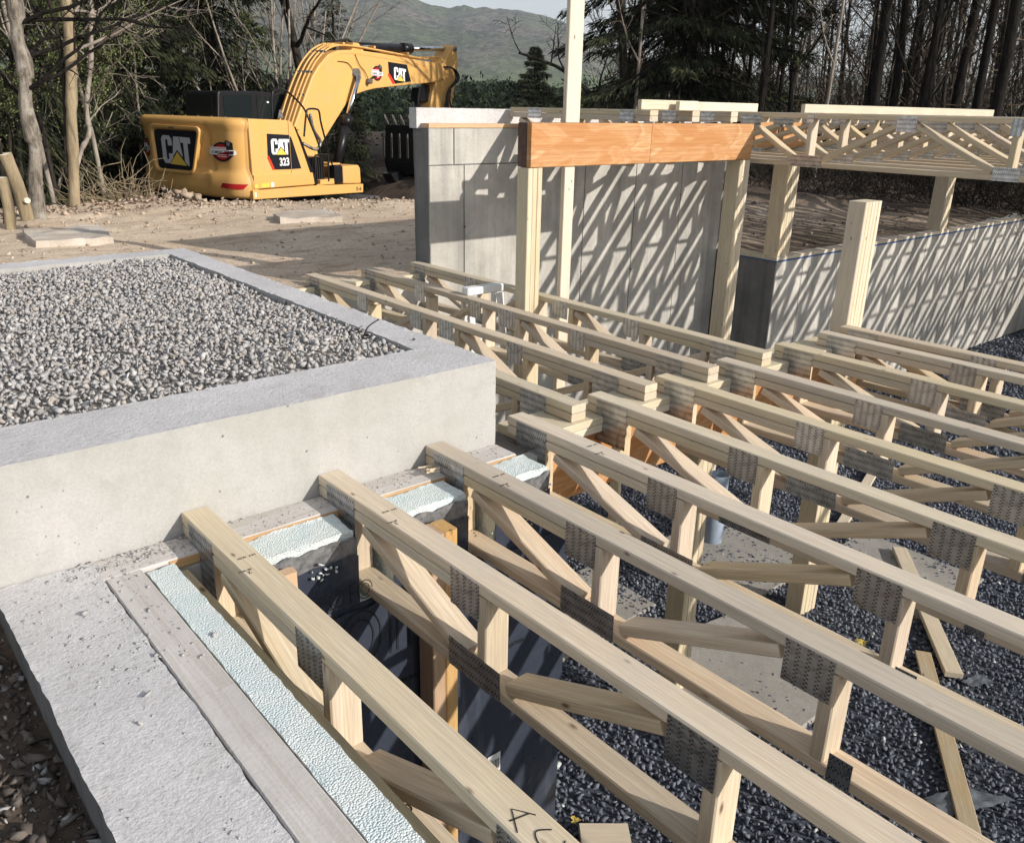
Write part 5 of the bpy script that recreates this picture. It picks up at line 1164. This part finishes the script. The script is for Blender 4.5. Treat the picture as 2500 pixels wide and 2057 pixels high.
for k in range(130):
    az=math.radians(random.uniform(17,43.2)); D=random.uniform(19,44); 
    if az>math.radians(41) : D=random.uniform(20,30)
    pale=k%7==3
    plant('young_tree',('pale' if pale else 'dark')+' slender bare tree in the woods '+sector(math.degrees(az)),'bare tree',(D*math.cos(az),D*math.sin(az),-1.6-(D-19)*.03),(thinp[k%2] if pale else thin[k%4]),('pale' if pale else 'dark')+' slender trees '+sector(math.degrees(az)),random.uniform(.75,1.25))
random.seed(6)
for k in range(18):
    az=math.radians(random.uniform(62,84)); D=random.uniform(19.5,26) if az<math.radians(74) else random.uniform(14.5,24)
    plant('young_tree','pale slender bare tree in the tangled woods at left','bare tree',(D*math.cos(az),D*math.sin(az),-2.4),thinp[k%2],'pale slender trees of the left woods',random.uniform(.6,.95))
random.seed(5)
# left: fan of pale stems, leafy saplings
fan=[]; tips=[]
for k in range(13):
    a=random.uniform(-1.1,1.1); grow(np.array([random.gauss(0,.1),random.gauss(0,.1),0.0]),np.array([math.sin(a)*.8,random.gauss(0,.25),1.0]),4.6*random.uniform(.7,1.1),0.035,0,fan,tips,2,up=0.04,wig=.06,kids=(4,6),spread=.5,ratio=.4,nseg=7,rmin=.004)
fanm=[('stems',tube_mesh('stems',fan,M['twig'],.015))]
sh=plant('bare_shrub','fan of pale bare stems rising behind the machine cab','shrub',(9.1,19.2,-2.2),fanm,None,1.3,rz=-0.75)
sh=plant('bare_shrub','spreading bare shrub with pale stems left of the machine','shrub',(3.9,18.6,-2.6),fanm,None,.8,rz=2.4)
dk=bare_meshes(77,8.5,.17,'bark_mid',maxlev=4,kids=(4,5),start=.2,up=.06,wig=.10,spread=.75,ratio=.55,nseg=8,rmin=.005)
plant('bare_tree','dark branching bare tree behind the top of the boom','bare tree',(9.7,18.6,-2.5),dk,None,.8)
plant('bare_tree','bare tree whose branch tips reach in from beside the tall stud','bare tree',(15.2,14.0,-2.0),dk,None,.8)
bud=[bare_meshes(80+i,6.5,.05,'bark_mid',buds=2,budsize=.042,maxlev=3,kids=(6,8),start=.1,up=.05,wig=.10,spread=.8,ratio=.5,nseg=8,rmin=.004) for i in range(2)]
bl=['budding sapling at the left picture edge','budding sapling behind the grey trunk','budding sapling between grey and tan trunks','budding sapling right of the tan trunk','budding sapling above the brush pile','budding sapling left of the machine roof','budding sapling far behind the tan trunk','budding sapling low by the leaning log','budding sapling behind the fan of stems','budding sapling seen under the boom']
for k,(x,y,s) in enumerate(((0.9,12.9,.8),(1.9,14.0,.9),(2.7,14.6,.8),(3.5,15.6,.9),(4.2,17.8,.8),(5.0,20.2,.95),(3.3,17.0,1.1),(1.3,14.5,.7),(8.6,20.5,.9),(9.6,21.5,.6))):
    plant('budding_sapling',bl[k],'sapling',(x,y,-2.0 if y>13 else -1.4),bud[k%2],'budding saplings at left',s)
# three named trunks at left
def trunk_obj(name,label,pts,rad,mat,cat='tree',extra=None):
    t=thing(name,label,cat,pts[0]); pathtube('trunk',pts,rad,M[mat],t,n=14)
    if extra: put('branches',extra,t,Matrix.Identity(4))
    return t
def limbs(base_pts, n, L, r, seed, mat, z0=.4, dirbias=None, **kw):
    random.seed(seed); segs=[];tips=[]
    for k in range(n):
        t=z0+(1-z0)*random.random(); i=min(len(base_pts)-2,int(t*(len(base_pts)-1))); a=np.array(base_pts[i]);b=np.array(base_pts[i+1]); o=a+(b-a)*random.random()
        az=random.uniform(0,6.28); d=np.array([math.cos(az),math.sin(az),.35]); 
        if dirbias is not None: d=d+np.array(dirbias)
        grow(o,d,L*random.uniform(.5,1.1),r,1,segs,tips,3,**kw)
    return tube_mesh('branches',segs,M[mat],.015)
g=[(2.30,11.3,-1.5),(2.33,11.3,-0.97),(2.39,11.3,-.61),(2.385,11.3,-.39),(2.37,11.3,-.11),(2.41,11.3,.17),(2.43,11.3,.37),(2.40,11.3,.57),(2.43,11.3,.84),(2.44,11.3,1.1),(2.48,11.3,1.48),(2.5,11.3,2.6),(2.45,11.3,4.2)]
trunk_obj('maple_tree','crooked grey flaky trunk beside the leaning log at left',g,[.092,.088,.088,.086,.083,.078,.075,.073,.07,.068,.066,.064,.062]*6,'bark_grey',extra=limbs(g,11,2.4,.024,11,'bark_dark',.35,(0.3,-.2,0),up=.03,wig=.14,kids=(4,6),ratio=.55,nseg=6,rmin=.003))
g2=[(2.96,12.4,-1.5),(3.05,12.4,-.75),(3.10,12.4,-.27),(3.17,12.4,.2),(3.22,12.4,.66),(3.24,12.4,1.08),(3.28,12.4,1.54),(3.3,12.4,3.0),(3.3,12.4,5.0)]
trunk_obj('maple_tree','straight smooth tan trunk between grey trunk and machine',g2,[.074,.070,.067,.065,.063,.06]*8,'bark_tan',extra=limbs(g2,10,2.2,.020,12,'twig',.3,(0.3,0,0.1),up=.03,wig=.13,kids=(4,6),ratio=.55,nseg=6,rmin=.003))
g3=[(3.10,12.8,-1.05),(3.3,12.9,-.66),(3.45,13.2,-.57),(3.53,13.3,-.45),(3.53,13.3,-.29),(3.56,13.3,-.03),(3.67,13.3,.39),(3.75,13.3,.94),(3.79,13.3,1.21),(3.8,13.3,2.4)]
trunk_obj('birch_sapling','thin pale stem just right of the tan trunk',g3,[.036,.034,.032,.03,.028,.025]*8,'twig',extra=limbs(g3,8,1.8,.014,13,'twig',.3,(0.5,0,0.1),up=.03,wig=.13,kids=(3,5),ratio=.5,nseg=6,rmin=.003))
g4=[(3.0,12.5,-1.3),(3.02,12.5,-.8),(3.06,12.5,-.27),(3.1,12.5,.2),(3.12,12.5,.73),(3.07,12.5,1.1),(3.07,12.5,1.39),(3.0,12.5,2.6)]
trunk_obj('birch_sapling','thin grey stem close against the left side of the tan trunk',g4,[.03,.028,.026,.024,.022]*8,'bark_mid')
def log(label,p0,p1,r,mat='bark_tan'):
    t=thing('cut_log',label,'log',p0); p0,p1=Vector(p0),Vector(p1)
    mid=p0.lerp(p1,.5)+Vector((.02,0,.01)); pathtube('trunk',[p0,mid,p1],[r*1.02,r,r*.98]*6,M[mat],t,n=16)
    d=(p1-p0).normalized(); pathtube('cut_end',[p1-d*.005,p1+d*.004],r*.93,M['lumber_new'],t,n=16,smooth_pts=False); return t
lg=log('sawn log leaning against the dark trunk at left',(2.13,10.95,-1.42),(2.00,10.90,-0.60),.070)
pathtube('branch_stub',[(2.11,10.91,-1.10),(2.13,10.82,-1.09)],.030,M['lumber_new'],lg,n=12,smooth_pts=False)
log('short upright sawn log at the left picture edge',(1.85,10.5,-1.42),(1.855,10.48,-0.81),.056)
log('slim dark broken pole behind the sawn logs',(1.86,10.9,-1.5),(1.97,10.9,-0.45),.022,'bark_mid')
# brush pile
random.seed(31); segs=[]
for k in range(420):
    c=np.array([4.02+random.gauss(0,.24),14.1+random.gauss(0,.3),-1.9+abs(random.gauss(0,.30))]); d=np.array([random.gauss(0,1),random.gauss(0,.5),random.gauss(0.1,.5)]); d/=np.linalg.norm(d); L=random.uniform(.3,.9); q=c.copy()
    for i in range(4):
        d=d+vrand(.28); d/=np.linalg.norm(d); q2=q+d*L/4; segs.append((*q,*q2,.009-.0015*i,.0075-.0015*i)); q=q2
o=put('brush_pile',tube_mesh('brush_pile',segs,M['bark_tan'],.02),kind='stuff')
# undergrowth at the edge of the right woods
random.seed(33); segs=[]
for k in range(9000):
    az=math.radians(random.uniform(17,43)); D=random.uniform(15.5,34); c=np.array([D*math.cos(az),D*math.sin(az),-1.5]); d=np.array([random.gauss(0,.7),random.gauss(0,.7),random.uniform(.2,1.3)]); d/=np.linalg.norm(d); L=random.uniform(.4,1.5)+(max(0,D-18)*random.uniform(.05,.17)); q=c
    for i in range(3):
        d=d+vrand(.2); d/=np.linalg.norm(d); q2=q+d*L/3; w_=D/22; segs.append((*q,*q2,(.011-.002*i)*w_,(.009-.002*i)*w_)); q=q2
put('undergrowth',tube_mesh('undergrowth',segs,M['bark_mid'],.02),kind='stuff')
n=20000; az=np.radians(RNG.uniform(17,46,n)); D=RNG.uniform(26,50,n); z=-2.5+RNG.random(n)**1.8*4.5
put('forest_understorey',cards('forest_understorey',np.column_stack([D*np.cos(az),D*np.sin(az),z]),RNG.uniform(.05,.18,n),M['drybrush'],RNG.random(n)*.7,.25),kind='stuff')
n=42000; az=np.radians(RNG.uniform(16,44,n)); D=RNG.uniform(20,46,n); z=-1.5+RNG.random(n)**1.25*7.5
put('twig_haze',cards('twig_haze',np.column_stack([D*np.cos(az),D*np.sin(az),z]),RNG.uniform(.15,.55,n),M['drybrush'],RNG.random(n)*.5,.055),kind='stuff')
n=16000; az=np.radians(RNG.uniform(44,86,n)); D=RNG.uniform(26,40,n); z=-2.9+RNG.random(n)**1.5*3.8
put('forest_understorey',cards('forest_understorey',np.column_stack([D*np.cos(az),D*np.sin(az),z]),RNG.uniform(.08,.22,n),M['needle_green'],RNG.random(n),.4),kind='stuff')
hz=N('thin_blue_haze'); hz.n.remove(hz.b); vp=hz.n.new('ShaderNodeVolumePrincipled'); vp.inputs['Density'].default_value=0.00019; vp.inputs['Color'].default_value=(0.86,0.92,1.0,1); vp.inputs['Anisotropy'].default_value=0.2
hz.t.links.new(vp.outputs[0], hz.n['Material Output'].inputs['Volume'])
box('haze',-3600,3600,-3600,3600,-60,460,hz.m,kind='stuff')
print('tris', sum(len(m_.polygons) for m_ in bpy.data.meshes), 'objects', len(bpy.data.objects))
